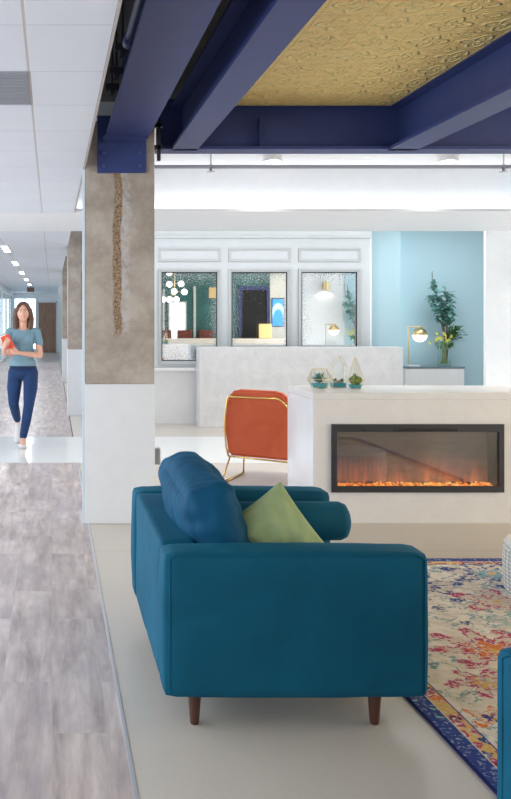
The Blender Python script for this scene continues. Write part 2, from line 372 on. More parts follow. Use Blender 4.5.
# ------------------------------------------------------------------ geometry helpers
class G:
    def __init__(s): s.bm = bmesh.new()
    def _new(s, vs, mat): 
        if mat is not None: bmesh.ops.transform(s.bm, matrix=mat, verts=vs)
        return s
    def box(s, x0, y0, z0, x1, y1, z1, bevel=0, seg=2, mat=None):
        r = bmesh.ops.create_cube(s.bm, size=1); vs = r['verts']
        bmesh.ops.transform(s.bm, matrix=Matrix.Translation(((x0 + x1) / 2, (y0 + y1) / 2, (z0 + z1) / 2)) @ Matrix.Diagonal((x1 - x0, y1 - y0, z1 - z0, 1)), verts=vs)
        if bevel:
            es = list({e for v in vs for e in v.link_edges})
            r = bmesh.ops.bevel(s.bm, geom=es, offset=bevel, segments=seg, profile=.5, affect='EDGES')
            vs = list({v for f in r['faces'] for v in f.verts} | {v for v in vs if v.is_valid})
        return s._new(vs, mat)
    def tube(s, pts, r, n=10, caps=True, flat=1.0):
        pts = [Vector(p) for p in pts]; rs = r if isinstance(r, (list, tuple)) else [r] * len(pts)
        rings = []; up = None
        for i, p in enumerate(pts):
            a = pts[max(0, i - 1)]; b = pts[min(len(pts) - 1, i + 1)]; t = (b - a).normalized()
            if up is None:
                up = Vector((0, 0, 1)) if abs(t.z) < .9 else Vector((1, 0, 0))
            u = (up - t * up.dot(t)).normalized(); w = t.cross(u); up = u
            rings.append([s.bm.verts.new(p + (u * cos(2 * pi * k / n) * flat + w * sin(2 * pi * k / n)) * rs[i]) for k in range(n)])
        for a, b in zip(rings, rings[1:]):
            for k in range(n): s.bm.faces.new((a[k], a[(k + 1) % n], b[(k + 1) % n], b[k]))
        if caps: s.bm.faces.new(rings[0][::-1]); s.bm.faces.new(rings[-1])
        return s
    def lathe(s, prof, n=32, c=(0, 0, 0), mat=None):
        rings = []; allv = []
        for (r, z) in prof:
            if r < 1e-5: rings.append([s.bm.verts.new((c[0], c[1], c[2] + z))])
            else: rings.append([s.bm.verts.new((c[0] + r * cos(2 * pi * k / n), c[1] + r * sin(2 * pi * k / n), c[2] + z)) for k in range(n)])
            allv += rings[-1]
        for a, b in zip(rings, rings[1:]):
            for k in range(n):
                q = [a[k % len(a)], a[(k + 1) % len(a)], b[(k + 1) % len(b)], b[k % len(b)]]
                q2 = []
                for v in q:
                    if v not in q2: q2.append(v)
                if len(q2) > 2: s.bm.faces.new(q2)
        return s._new(allv, mat)
    def ball(s, c, r, sc_=(1, 1, 1), seg=16, mat=None):
        m = Matrix.Translation(c) @ Matrix.Diagonal((r * sc_[0], r * sc_[1], r * sc_[2], 1))
        if mat is not None: m = mat @ m
        bmesh.ops.create_uvsphere(s.bm, u_segments=seg, v_segments=max(6, seg // 2), radius=1, matrix=m); return s
    def prism(s, poly, y0, y1, mat=None):
        """polygon in x,z extruded along y"""
        a = [s.bm.verts.new((x, y0, z)) for x, z in poly]; b = [s.bm.verts.new((x, y1, z)) for x, z in poly]
        n = len(poly); s.bm.faces.new(a); s.bm.faces.new(b[::-1])
        for k in range(n): s.bm.faces.new((a[(k + 1) % n], a[k], b[k], b[(k + 1) % n]))
        return s._new(a + b, mat)
    def leaf(s, p, d, up, L, W, curl=.25):
        d = d.normalized(); side = d.cross(up)
        if side.length < 1e-4: side = Vector((1, 0, 0))
        side.normalize(); nn = side.cross(d).normalized()
        row = [(0, 0), (.25, .8), (.55, 1), (.82, .6), (1, 0)]
        c = [s.bm.verts.new(p + d * L * t + nn * (-curl * L * t * t)) for t, w in row]
        l = [s.bm.verts.new(p + d * L * t + side * W * .5 * w + nn * (-curl * L * t * t + .12 * W * w)) for t, w in row[1:4]]
        r = [s.bm.verts.new(p + d * L * t - side * W * .5 * w + nn * (-curl * L * t * t + .12 * W * w)) for t, w in row[1:4]]
        for q in ((l, 1), (r, 0)):
            k = q[0]; fs = [(c[0], c[1], k[0]), (c[1], c[2], k[1], k[0]), (c[2], c[3], k[2], k[1]), (c[3], c[4], k[2])]
            for f in fs: s.bm.faces.new(f if q[1] else f[::-1])
        return s
    def done(s, name, mat, parent=None, smooth=False, loc=None, angle=None):
        me = bpy.data.meshes.new(name); bmesh.ops.recalc_face_normals(s.bm, faces=s.bm.faces[:]) if not getattr(s, 'keep', False) else None
        s.bm.to_mesh(me); s.bm.free()
        if isinstance(mat, str): mat = MAT[mat]
        me.materials.append(mat)
        if smooth:
            for p in me.polygons: p.use_smooth = True
            if angle:
                me.set_sharp_from_angle(angle=R(angle))
        o = bpy.data.objects.new(name, me); col.objects.link(o)
        if parent: o.parent = parent
        if loc: o.location = loc
        return o

def tag(o, label, cat, group=None, kind=None):
    if label: o['label'] = label
    if cat: o['category'] = cat
    if group: o['group'] = group
    if kind: o['kind'] = kind
    return o
def thing(name, label, cat, loc=(0, 0, 0), rz=0, group=None, kind=None):
    o = bpy.data.objects.new(name, None); col.objects.link(o); o.empty_display_size = .1
    o.location = loc; o.rotation_euler = (0, 0, rz); return tag(o, label, cat, group, kind)
def struct(name, g, mat, label, cat, **kw):
    return tag(g.done(name, mat, **kw), label, cat, kind='structure')
def dup(root, loc=None, rz=None, label=None, group=None):
    def cp(o, par):
        c = o.copy(); col.objects.link(c); c.parent = par
        for ch in list(o.children): cp(ch, c)
        return c
    r = cp(root, None)
    if loc: r.location = loc
    if rz is not None: r.rotation_euler = (0, 0, rz)
    if label: r['label'] = label
    if group: r['group'] = group
    return r

CE = 2.56      # tile ceiling
FLOORL = .255
# ------------------------------------------------------------------ floors
struct('floor', G().box(FLOORL + .012, -5, -.1, 10, 40, 0), 'floor', 'polished beige concrete floor of the lounge', 'floor')
struct('floor_plank', G().box(-3.0, -5, -.1, FLOORL, 40, 0), 'plank', 'grey wood-look vinyl plank floor of the corridor', 'floor')
struct('floor_walkway', G().box(-3.0, 9.2, -.02, 10, 11.2, .002), 'path', 'glossy white band crossing the floor behind the front column', 'floor')
struct('trim_1', G().box(FLOORL, -5, -.05, FLOORL + .012, 9.2, .003), 'strip', 'thin metal strip between plank floor and concrete floor', 'floor trim')

# ------------------------------------------------------------------ ceilings
struct('ceiling', G().box(-3.0, -2, CE, .225, 9.25, CE + .05), 'ceiling', 'pale acoustic tile ceiling over the near corridor', 'ceiling')
struct('trim_2', G().box(.227, -2, CE - .006, .238, 9.2, CE + .05), 'trimc', 'pale edge trim along the near tile ceiling', 'ceiling trim')
struct('ceiling_far', G().box(-3.0, 11.2, CE, .235, 39, CE + .05), 'ceiling', 'pale tile ceiling over the far corridor', 'ceiling')
struct('ceiling_bulkhead', G().box(-3.0, 9.25, CE, 10, 11.2, 3.05), 'white', 'white dropped bulkhead crossing the room above the glossy floor band', 'ceiling')
struct('ceiling_concrete', G().box(.2, 6.95, 3.02, 10, 9.3, 3.15), 'white', 'white painted slab beyond the navy cross beam', 'ceiling')
struct('ceiling_plenum', G().box(-3.1, -5, 3.45, 10, 9.4, 3.55), 'dark_plenum', 'dark concrete slab above the navy beams', 'ceiling')
struct('ceiling_reception', G().box(.2, 11.2, 2.9, 10, 13.6, 3.0).box(.2, 13.6, 2.9, .8, 39, 3.0), 'white', 'white ceiling above the panelled mirror wall', 'ceiling')
struct('ceiling_tin', G().box(1.16, -4.5, 3.085, 9.5, 6.80, 3.13), 'tin', 'embossed gold tin ceiling between the navy beams', 'ceiling')
# crossing T bars, downlit lip and cove strip of the bulkhead
struct('trim_3', G().box(.24, 9.12, CE, 10, 9.25, CE + .006).box(.24, 9.12, CE + .006, 10, 9.13, CE + .03), 'white', 'thin white lip along the foot of the lit cove', 'cove trim')
tag(G().box(-2.9, 9.155, CE + .008, 9.9, 9.20, CE + .022).done('cove_light', 'led_cove'), 'long white light strip lying along the bulkhead lip', 'light strip')

# ceiling return grille
t = thing('ceiling_vent', 'square grey grille panel set in the near tile ceiling', 'vent', (-.405, 0, CE))
G().box(-.30, 0, -.004, .30, .605, .002).done('backing', 'grille', t); 
g = G()
for k in range(22): g.box(-.29, .012 + k * .026, -.009, .29, .022 + k * .026, -.003)
g.done('slats', 'grille', t); t.location.y = 3.942

# ------------------------------------------------------------------ walls
struct('wall_end', G().box(-3.0, 38.5, 0, .75, 38.7, 2.9), 'wall_white', 'white wall closing the far end of the corridor', 'wall')
struct('wall_corridor', G().box(.70, 13.62, 0, .78, 38.5, 2.9).box(.70, 12.62, 0, .78, 13.62, 2.9), 'wall_white', 'white wall on the right of the far corridor', 'wall')
t = thing('glass_partition', 'blue tinted glazed partition on the left of the far corridor', 'glass wall', (-1.69, 14, 0), kind='structure')
g = G().box(-.03, 0, 0, .03, 24.5, .1).box(-.03, 0, 2.40, .03, 24.5, CE)
for k in range(10): g.box(-.03, k * 2.71, .1, .03, k * 2.71 + .06, 2.4)
g.done('frame', 'white_hi', t); G().box(-.008, 0, .1, .008, 24.5, 2.4).done('pane', 'thin', t)
tag(G().box(-3.05, 27, 0, -3.0, 38.5, CE).done('wall_office', 'blue_wall'), 'pale blue office wall behind the glazed partition', 'wall', kind='structure')
# lit window in the end wall, door
t = thing('window_1', 'bright daylight window left of the brown corridor door', 'window', (-1.15, 38.49, .1), kind='structure')
G().box(-.5, -.03, 0, .5, 0, .06).box(-.5, -.03, 2.2, .5, 0, 2.26).box(-.5, -.03, .06, -.44, 0, 2.2).box(.44, -.03, .06, .5, 0, 2.2).box(-.02, -.03, .06, .02, 0, 2.2).done('window_frame', 'white_hi', t)
G().box(-.44, -.01, .06, .44, 0, 2.2).done('pane', 'day', t)
t = thing('door_1', 'closed brown wooden door at the end of the corridor', 'door', (-.2, 38.49, 0), kind='structure')
g = G().box(-.37, -.05, 0, .37, 0, 2.13); 
for k in range(1, 5): g.box(-.37 + k * .148 - .004, -.056, 0, -.37 + k * .148 + .004, -.05, 2.13)
g.done('leaf', 'door', t)
G().tube([(-.33, -.09, 1.0), (-.22, -.09, 1.0)], .012).tube([(-.33, -.05, 1.0), (-.33, -.09, 1.0)], .012).done('door_handle', 'chrome', t)
G().box(-.42, -.02, 0, -.37, 0, 2.18).box(.37, -.02, 0, .42, 0, 2.18).box(-.42, -.02, 2.13, .42, 0, 2.18).done('door_frame', 'white_hi', t)

# reception back walls (stepped panels with lit edges)
struct('wall_back', G().box(.78, 12.95, 0, 4.60, 13.02, 2.9), 'wall_white', 'white wall behind the panelled mirror wall', 'wall')
struct('wall_blue', G().box(4.2, 13.03, 0, 5.045, 13.10, 2.9), 'blue_wall', 'pale blue wall strip right of the mirror panels', 'wall')
struct('wall_alcove', G().box(4.6, 13.38, 0, 9, 13.48, 2.9), 'blue_wall', 'pale blue wall behind the lamp and the flower vase', 'wall')
struct('wall_right', G().box(5.40, 11.2, 0, 10, 11.26, 2.9), 'wall_white', 'white wall at the right, in front of the blue alcove', 'wall')
def led(name, label, b, m='led'):
    return tag(G().box(*b).done(name, m), label, 'light strip')
led('edge_light', 'upright light strip behind the right edge of the mirror panels', (4.43, 12.84, 0, 4.45, 12.86, 2.58), 'led_edge')
led('edge_light', 'upright light strip behind the edge of the blue wall strip', (5.00, 13.14, 0, 5.02, 13.16, 2.86), 'led_edge')

# panelled mirror wall
t = thing('mirror_panelling', 'white panelled wall unit framing three antique mirrors', 'wall panelling', (0, 12.70, 0), kind='structure')
S = 900 / 12.70
def px(x): return (x - 52) / S
def pz(y): return 1.48 + (318 - y) / S
led('edge_light', 'long light strip on top of the panelled mirror wall', (.95, 12.75, pz(237), 4.4, 12.77, pz(237) + .008))
mx = [(161.5, 217.5), (231.5, 287.5), (301.5, 357.5)]
ztop, zbot = pz(272), pz(361)
g = G()
xs = [px(120)] + [v for a, b in mx for v in (px(a), px(b))] + [px(370)]
g.box(xs[0], 0, ztop, xs[-1], .09, pz(237)); g.box(xs[0], 0, .79, xs[-1], .09, zbot)
for i in range(0, 8, 2): g.box(xs[i], 0, zbot, xs[i + 1], .09, ztop)
g.done('panel', 'panel', t)
G().box(xs[0], -.03, pz(238), xs[-1] + .01, 0, pz(235.5)).done('cornice', 'panel', t)
def frame(x0, x1, z0, z1, w, d, name, mat, par, y=0):
    g = G()
    for k, (ww, dd) in enumerate(((w, d * .55), (w * .55, d))):
        g.box(x0, y - dd, z0, x0 + ww, y, z1).box(x1 - ww, y - dd, z0, x1, y, z1).box(x0 + ww, y - dd, z0, x1 - ww, y, z0 + ww).box(x0 + ww, y - dd, z1 - ww, x1 - ww, y, z1)
    return g.done(name, mat, par)
for a, b in mx:
    frame(px(a - 3), px(b + 3), pz(261.5), pz(248), .035, .018, 'moulding', 'moulding', t)
    frame(px(a - 3.3), px(b + 3.3), pz(364), pz(269), .04, .024, 'moulding', 'moulding', t)
struct('sill', G().box(xs[0], 12.50, .745, 4.45, 12.70, .785, .004), 'white_hi', 'narrow white ledge under the three mirrors', 'ledge')
struct('low_wall', G().box(xs[0], 12.60, 0, 4.45, 12.70, .745), 'white_hi', 'low white wall below the mirror ledge, left of the reception desk', 'wall')
labs = ['left of three antique mirrors, reflecting a globe chandelier', 'middle of three antique mirrors, reflecting a dark doorway', 'right of three antique mirrors, reflecting a brass wall light']
for (a, b), lb in zip(mx, labs):
    t = thing('antique_mirror', lb, 'mirror', ((px(a) + px(b)) / 2, 12.725, (ztop + zbot) / 2), group='antique mirrors on the panelled wall')
    w, h = (px(b) - px(a)) / 2, (ztop - zbot) / 2
    G().box(-w + .012, 0, -h + .012, w - .012, .01, h - .012).done('mirror_pane', 'mirror', t)
    g = G(); q = .014
    g.box(-w, -.012, -h, -w + q, .01, h).box(w - q, -.012, -h, w, .01, h).box(-w, -.012, -h, w, .01, -h + q).box(-w, -.012, h - q, w, .01, h); g.done('mirror_frame', 'black', t)

# reception desk
t = thing('reception_desk', 'long speckled white reception desk in front of the mirrors', 'desk', (2.0, 12.2, 0))
G().box(0, 0, 0, 2.76, .05, 1.085, .004).done('front_panel', 'desk_stone', t)
G().box(0, .05, 1.02, 2.775, .26, 1.085, .004).done('countertop', 'desk_stone', t)
G().box(0, .05, 0, .05, .26, 1.02).done('side_panel', 'desk_stone', t); G().box(2.725, .05, 0, 2.775, .26, 1.02).done('side_panel', 'desk_stone', t)

# credenza + lamp + vase
def credenza(loc, w, label, rz=0):
    t = thing('credenza', label, 'cabinet', loc, rz, 'low white cabinets')
    G().box(0, 0, .03, w, .42, .755, .004).done('cabinet_body', 'white_hi', t)
    G().box(-.0, -.01, .757, w + .01, .43, .78).done('cabinet_top', 'counter_glass', t)
    G().box(.004, -.016, .05, w - .004, 0, .745, .002).done('door', 'white_hi', t)
    return t
credenza((5.06, 12.93, 0), .86, 'low white cabinet against the blue wall, under lamp and vase')
def table_lamp(loc, label):
    t = thing('table_lamp', label, 'lamp', loc, 0, 'brass globe lamps')
    G().box(-.03, -.06, 0, .15, .06, .022, .004).done('base', 'white_hi', t)
    G().tube([(0, 0, .02), (0, 0, .578)], .0085).tube([(0, 0, .572), (.21, 0, .572)], .0085).tube([(.165, 0, .572), (.165, 0, .55)], .008).done('stand', 'brass', t)
    r = .105; c = .455
    G().lathe([(.0, r)] + [(r * sin(a), r * cos(a)) for a in [k * pi / 2 / 8 for k in range(1, 9)]], 32, (.165, 0, c)).done('globe_cap', 'brass', t, True)
    G().lathe([(r * .985 * sin(a), r * .985 * cos(a)) for a in [pi / 2 + k * pi / 2 / 8 for k in range(0, 9)]], 32, (.165, 0, c)).done('globe_shade', 'lamp_on', t, True)
    return t
lamp = table_lamp((5.155, 13.02, .78), 'brass globe table lamp on the cabinet by the blue wall')

def vase_flowers(loc, label, seed):
    random.seed(seed)
    v = thing('glass_vase', label, 'vase', loc, 0, 'glass vases of flowers')
    G().lathe([(.0, .0), (.088, .0), (.092, .02), (.092, .31), (.096, .335), (.091, .335), (.087, .31), (.087, .02), (0, .014)], 32).done('vase_body', 'thin', v, True)
    g = G()
    for k in range(16):
        a = random.uniform(0, 2 * pi); r = random.uniform(.02, .07); b = a + random.uniform(1.5, 3.5)
        g.tube([(r * cos(a), r * sin(a), .03), (.05 * cos(b), .05 * sin(b), .34)], .0055, 6)
    g.done('green_stems', 'gstem', v)
    # tall eucalyptus
    g = G(); L = G(); L.keep = True
    tops = [(-.16, .02, 1.22), (-.10, -.03, 1.02), (.02, .0, 1.12), (.10, .03, 1.06), (-.02, .02, .90), (.06, -.04, .95), (-.20, 0, 1.02), (-.12, 0, .85)]
    for (tx, ty, tz) in tops:
        p0 = Vector((.02 + random.uniform(-.03, .03), random.uniform(-.02, .02), .05)); p3 = Vector((tx, ty, tz)); 
        pts = [p0.lerp(p3, u / 8) + Vector((.06 * sin(u / 8 * pi) * (1 if tx < 0 else .4), 0, 0)) for u in range(9)]
        g.tube(pts, [.009 - .0007 * i for i in range(9)], 6)
        for u in range(38):
            f = random.uniform(.62, 1.0); i = f * 8; a = int(min(7, i)); p = pts[a].lerp(pts[a + 1], i - a)
            d = Vector((random.uniform(-1, 1), random.uniform(-1, 1), random.uniform(-.35, .7)))
            L.leaf(p, d, Vector((0, 0, 1)), random.uniform(.075, .12), random.uniform(.055, .08), .2)
    g.tube([(-.16, .02, 1.2), (-.17, .02, 1.36)], .005, 6); 
    for k in range(5): L.leaf(Vector((-.165, .02, 1.24 + k * .03)), Vector((random.uniform(-1, 1), random.uniform(-1, 1), .5)), Vector((0, 0, 1)), .035, .02)
    g.done('branches', 'stem', v); L.done('eucalyptus_foliage', 'euca', v)
    L = G(); L.keep = True
    for k in range(170):
        base = Vector((random.uniform(.02, .12), random.uniform(-.07, .07), random.uniform(.36, .46)))
        d = Vector((random.uniform(.0, 1.0), random.uniform(-.6, .6), random.uniform(.0, .9))).normalized()
        p = base + d * random.uniform(.0, .16); L.leaf(p, d + Vector((random.uniform(-.6, .6), random.uniform(-.6, .6), random.uniform(-.3, .5))), Vector((0, 0, 1)), random.uniform(.06, .10), .034)
    for k in range(60):
        a = random.uniform(0, 2 * pi); p = Vector((.08 * cos(a), .08 * sin(a), random.uniform(.30, .37))); L.leaf(p, Vector((cos(a), sin(a), random.uniform(-.9, .3))), Vector((0, 0, 1)), .08, .022)
    L.done('green_foliage', 'leaf', v)
    Fl = G(); Fl.keep = True
    for k in range(26):
        p = Vector((random.uniform(-.15, .06), random.uniform(-.10, .04), random.uniform(.34, .48)))
        if k == 0: p = Vector((-.22, -.02, .33))
        for q in range(9):
            a = q * 2 * pi / 9; Fl.leaf(p, Vector((cos(a), sin(a) * .6 - .3, sin(a) + .2)), Vector((0, -1, .3)), random.uniform(.016, .030), .014, -.2)
    Fl.done('yellow_blossoms', 'yellow', v)
    return v
vase = vase_flowers((5.70, 13.08, .78), 'clear glass vase of eucalyptus and yellow flowers by the blue wall', 3)

# ------------------------------------------------------------------ columns
def column(i, y, label):
    ztop_ = 2.90
    t = thing('concrete_column', label, 'column', (.4875, y + .25, 0), 0, 'columns along the corridor', 'structure')
    G().box(-.25, -.25, 1.005, .25, .25, ztop_, .008).done('concrete_shaft', 'concrete', t)
    G().box(-.253, -.253, 0, .253, .253, 1.005, .006).done('painted_base', 'white', t)
    return t
column(0, 6.47, 'front column, raw concrete above a white painted base, carrying the navy beam')
column(1, 13.62, 'second column along the corridor, half hidden behind the front one')
column(2, 20.7, 'third and farthest column along the corridor')
struct('trim_4', G().box(.218, 6.47, 0, .2345, 6.50, CE - .01), 'edge', 'thin pale blue edge strip on the left side of the front column', 'corner trim')
tag(G().box(.7405, 6.62, .40, .80, 6.70, .52, .006).done('outlet_box', 'chrome'), 'small grey metal outlet box on the side of the front column', 'outlet')

# ------------------------------------------------------------------ navy beams
BB = 2.76
def ibeam_y(x0, x1, y0, y1, zt, web=.012):
    xm = (x0 + x1) / 2
    return G().box(x0, y0, BB, x1, y1, BB + .022).box(xm - web, y0, BB + .022, xm + web, y1, zt - .022).box(x0, y0, zt - .022, x1, y1, zt)
def beam(name_label, g): return tag(g.done('steel_beam', 'blue_steel'), name_label, 'beam', 'navy steel beams', 'structure')
t = thing('steel_beam', 'wide navy steel beam running from the foreground onto the front column', 'beam', (0, 0, 0), 0, 'navy steel beams', 'structure')
G().box(.38, -2, BB, .683, 6.44, BB + .022).box(.515, -2, BB + .022, .545, 6.44, 3.2).box(.47, -2, 3.2, .60, 6.44, 3.22).done('beam_body', 'blue_steel', t)
G().box(.325, 6.44, 2.52, .675, 6.469, 2.93, .003).box(.36, 6.30, 2.735, .66, 6.44, 2.76).done('bearing_plate', 'blue_steel', t)
g = G()
for a in (.37, .63):
    for z in (2.57, 2.66): g.lathe([(0, 0), (.014, 0), (.014, -.012), (0, -.012)], 6, mat=Matrix.Translation((a, 6.44, z)) @ Matrix.Rotation(-pi / 2, 4, 'X'))
g.done('bolts', 'blue_pipe', t)
beam('narrow navy steel beam beside the wide one, left edge of the gold ceiling', ibeam_y(.91, 1.107, -2, 6.88, 3.10))
beam('navy steel beam crossing the gold ceiling at the right', ibeam_y(2.56, 2.78, -2, 6.88, 3.10))
g = G().box(.80, 6.82, BB, 9.5, 7.02, BB + .022).box(.80, 6.90, BB + .022, 9.5, 6.925, 3.14).box(.80, 6.82, 3.10, 9.5, 7.02, 3.14)
g.box(1.0, 6.84, BB + .022, 1.012, 7.0, 3.1).box(1.58, 6.84, BB + .022, 1.588, 6.9, 3.0).box(2.66, 6.84, BB + .022, 2.672, 7.0, 3.1)
beam('long navy cross beam spanning the room behind the gold ceiling', g)
# pipes & clamps in the gap
tag(G().tube([(.425, -2, 3.0), (.425, 4.92, 3.0)], .03, 16).tube([(.425, 4.86, 3.0), (.425, 4.98, 3.0)], .037, 16).done('pipe', 'blue_pipe', smooth=True, ), 'navy painted pipe in the gap beside the tile ceiling', 'pipe')
for k, (yy, lb) in enumerate(((5.25, 'black beam clamp nearest the end of the navy pipe'), (5.75, 'middle black beam clamp in the gap beside the tile ceiling'), (6.15, 'black beam clamp nearest the front column'))):
    t = thing('beam_clamp', lb, 'clamp', (.41, yy, 3.06), 0, 'black clamps in the ceiling gap')
    G().box(-.045, -.02, -.02, .045, .02, .02, .004).box(-.015, -.045, -.05, .015, .045, -.02, .003).done('jaw', 'black_iron', t); G().tube([(0, 0, 0), (0, 0, .39)], .009).done('rod', 'black_iron', t)
tag(G().tube([(.78, 1, 3.0), (.78, 6.499, 3.0)], .018, 12).done('pipe', 'black_iron', smooth=True), 'dark pipe running between the two left navy beams', 'pipe')
tag(G().box(.762, 6.50, 2.62, .785, 6.54, 3.35).box(.736, 6.50, 2.86, .80, 6.55, 2.89).box(.736, 6.50, 2.70, .80, 6.55, 2.73).done('conduit_clamp', 'black_iron'), 'dark strut with clamps fixed beside the top of the front column', 'clamp')

# sprinkler pipe and heads, downlights beyond the cross beam
t = thing('sprinkler_pipe', 'thin grey sprinkler pipe with two small heads under the white slab', 'pipe', (0, 8.45, 2.90))
G().tube([(.75, 0, 0), (9.6, 0, 0)], .017, 12).done('pipe', 'grille', t, True)
for x in (1.49, 4.24):
    hd = G().lathe([(0, -.055), (.012, -.055), (.040, -.050), (.040, -.044), (.012, -.040), (.018, .018), (0, .018)], 14).done('sprinkler_head', 'chrome', t, True); hd.location = (x, 0, 0)
    G().tube([(x, 0, .01), (x, 0, .12)], .007).done('hanger', 'chrome', t)
def spot(loc, power, size, color, blend=.6, angle=120):
    l = bpy.data.lights.new('downlight_lamp', 'SPOT'); l.energy = power; l.spot_size = R(angle); l.spot_blend = blend; l.shadow_soft_size = size; l.color = color
    return l
for x, lb in ((2.10, 'left round ceiling downlight beyond the navy cross beam'), (3.77, 'right round ceiling downlight beyond the navy cross beam'), (5.45, 'added unseen downlight brightening the partition shown in the right mirror')):  # the last one is added, unseen, to brighten the mirrored partition
    t = thing('ceiling_downlight', lb, 'ceiling light', (x, 8.57, 3.02), 0, 'round downlights in the white slab')
    G().lathe([(.075, 0), (.095, 0), (.095, -.05), (.075, -.05), (.075, 0)], 28).done('trim_ring', 'white_hi', t, True, angle=40)
    G().lathe([(0, -.035), (.075, -.035)], 28).done('lens', 'lens', t)
    l = bpy.data.objects.new('downlight_lamp', spot(None, 110, .06, (1, .97, .92))); col.objects.link(l); l.parent = t; l.location = (0, 0, -.06)
# corridor lights
for k, (y, lb) in enumerate(((13.3, 'nearest of the linear ceiling lights along the corridor'), (16.9, 'second linear ceiling light along the corridor'), (20.6, 'third linear ceiling light along the corridor'), (24.2, 'fourth linear ceiling light along the corridor'), (28.0, 'fifth and farthest linear ceiling light along the corridor'))):
    t = thing('linear_ceiling_light', lb, 'ceiling light', (-.71, y, CE), 0, 'linear lights along the corridor ceiling')
    G().box(-.05, 0, -.02, .05, 1.2, 0).done('housing', 'white_hi', t); G().box(-.043, .01, -.026, .043, 1.19, -.0205).done('diffuser', 'corr_led', t)
t = thing('exit_sign', 'small dark sign hanging from the far corridor ceiling', 'sign', (-.64, 27.0, CE)); G().box(-.006, -.006, -.16, .006, .006, 0).done('rod', 'black', t); G().box(-.11, -.02, -.30, .11, .02, -.16, .004).done('housing', 'walnut', t)

# ------------------------------------------------------------------ fireplace counter
sF = 138.5; YF = 6.498
X0 = 1.885; XB = 4.94; YB = 7.2; HT = .94
t = thing('fireplace_counter', 'white quartz waterfall counter holding the electric fireplace', 'counter', (X0, YF, 0))
fx0 = (331 - 52) / sF - X0; fx1 = (503 - 52) / sF - X0; fz0 = 1.48 - (492 - 318) / sF; fz1 = 1.48 - (424 - 318) / sF
W = XB - X0; D = YB - YF
G().box(.012, .0, 0, fx0 + .02, .03, HT - .05).box(fx1 - .02, 0, 0, W, .03, HT - .05).box(fx0 + .02, 0, fz1 - .02, fx1 - .02, .03, HT - .05).box(fx0 + .02, 0, 0, fx1 - .02, .03, fz0 + .02).done('front_panel', 'counter', t)
G().box(0, -.0, 0, .012, D, HT - .05).done('end_panel', 'counter_gloss', t)
G().box(0, -.002, HT - .05, W, D, HT, .003).done('countertop', 'counter', t)
G().box(.012, D - .03, 0, W, D, HT - .05).done('back_panel', 'counter', t)
t = thing('electric_fireplace', 'black framed linear electric fireplace glowing orange in the counter front', 'fireplace', (X0 + fx0, YF, fz0))
fw = fx1 - fx0; fh = fz1 - fz0; b = .045
G().box(0, -.022, 0, fw, -.001, b, .002).box(0, -.022, fh - .055, fw, -.001, fh, .002).box(0, -.022, b, b * .85, -.001, fh - .055, .002).box(fw - b * .85, -.022, b, fw, -.001, fh - .055, .002).done('frame', 'black', t)
G().box(.03, 0, .02, .035, .22, fh - .03).box(fw - .035, 0, .02, fw - .03, .22, fh - .03).box(.03, 0, fh - .035, fw - .03, .22, fh - .03).box(.03, 0, .015, fw - .03, .22, .02).done('firebox', 'black', t)
G().box(.2, -.024, fh - .047, .25, -.022, fh - .041).box(.45, -.026, fh - .05, .9, -.022, fh - .03).done('vent_slot', 'blackgloss', t)
f = G().box(-(fw / 2 - .036), 0, 0, fw / 2 - .036, .004, fh - .06).done('flame_screen', 'flame', t); f.location = (fw / 2, .16, .045)
random.seed(5); g = G()
for k in range(520):
    xx = random.uniform(.045, fw - .045); yy = random.uniform(.01, .14)
    r = bmesh.ops.create_icosphere(g.bm, subdivisions=1, radius=random.uniform(.006, .010), matrix=Matrix.Translation((xx, yy, .028 + random.uniform(0, .012) + yy * .05)))
o = g.done('ember_bed', 'ember', t); o['kind'] = 'stuff'
G().box(b * .8, -.008, b - .002, fw - b * .8, -.004, fh - .05).done('glass_front', 'smoke', t)

# terrariums on the counter
def wires(g, edges, r=.0015):
    for a, b in edges: g.tube([a, b], r, 6)
def terrarium(name, loc, label, verts, faces):
    t = thing(name, label, 'terrarium', loc, 0, 'geometric glass terrariums')
    es = set()
    for f in faces:
        for i in range(len(f)): es.add(tuple(sorted((f[i], f[(i + 1) % len(f)]))))
    g = G(); wires(g, [(verts[a], verts[b]) for a, b in es]); g.done('wire_frame', 'brass', t)
    g = G(); g.keep = True; vs = [g.bm.verts.new(v) for v in verts]
    for f in faces: g.bm.faces.new([vs[i] for i in f])
    bmesh.ops.recalc_face_normals(g.bm, faces=g.bm.faces[:])
    m = g.done('glass_panes', 'thin', t)
    return t
def ringv(n, r, z, a0=0): return [(r * cos(a0 + 2 * pi * k / n), r * sin(a0 + 2 * pi * k / n), z) for k in range(n)]
# 1: low faceted bowl
vs = ringv(6, .062, .002) + ringv(6, .094, .068, pi / 6) + ringv(6, .056, .150)
fs = [tuple(range(5, -1, -1))] + [(k, (k + 1) % 6, 6 + k) for k in range(6)] + [((k + 1) % 6, 6 + (k + 1) % 6, 6 + k) for k in range(6)] + [(6 + k, 6 + (k + 1) % 6, 12 + (k + 1) % 6) for k in range(6)] + [(6 + k, 12 + (k + 1) % 6, 12 + k) for k in range(6)] 
CX = lambda x, y: (x - 52) * y / 900
t1 = terrarium('glass_terrarium', (CX(319.5, 6.96), 6.96, HT), 'low faceted glass terrarium holding a spiky succulent over blue sand', vs, fs)
G().lathe([(0, .004), (.05, .004), (.068, .035), (0, .04)], 6).done('blue_sand', 'sand', t1)
g = G(); g.keep = True
for k in range(60):
    a = random.uniform(0, 2 * pi); e = random.uniform(.15, 1.3); g.leaf(Vector((0.005 * cos(a), .005 * sin(a), .04)), Vector((cos(a) * cos(e), sin(a) * cos(e), sin(e))), Vector((0, 0, 1)), random.uniform(.06, .095), .018, .05)
g.done('succulent', 'succ', t1)
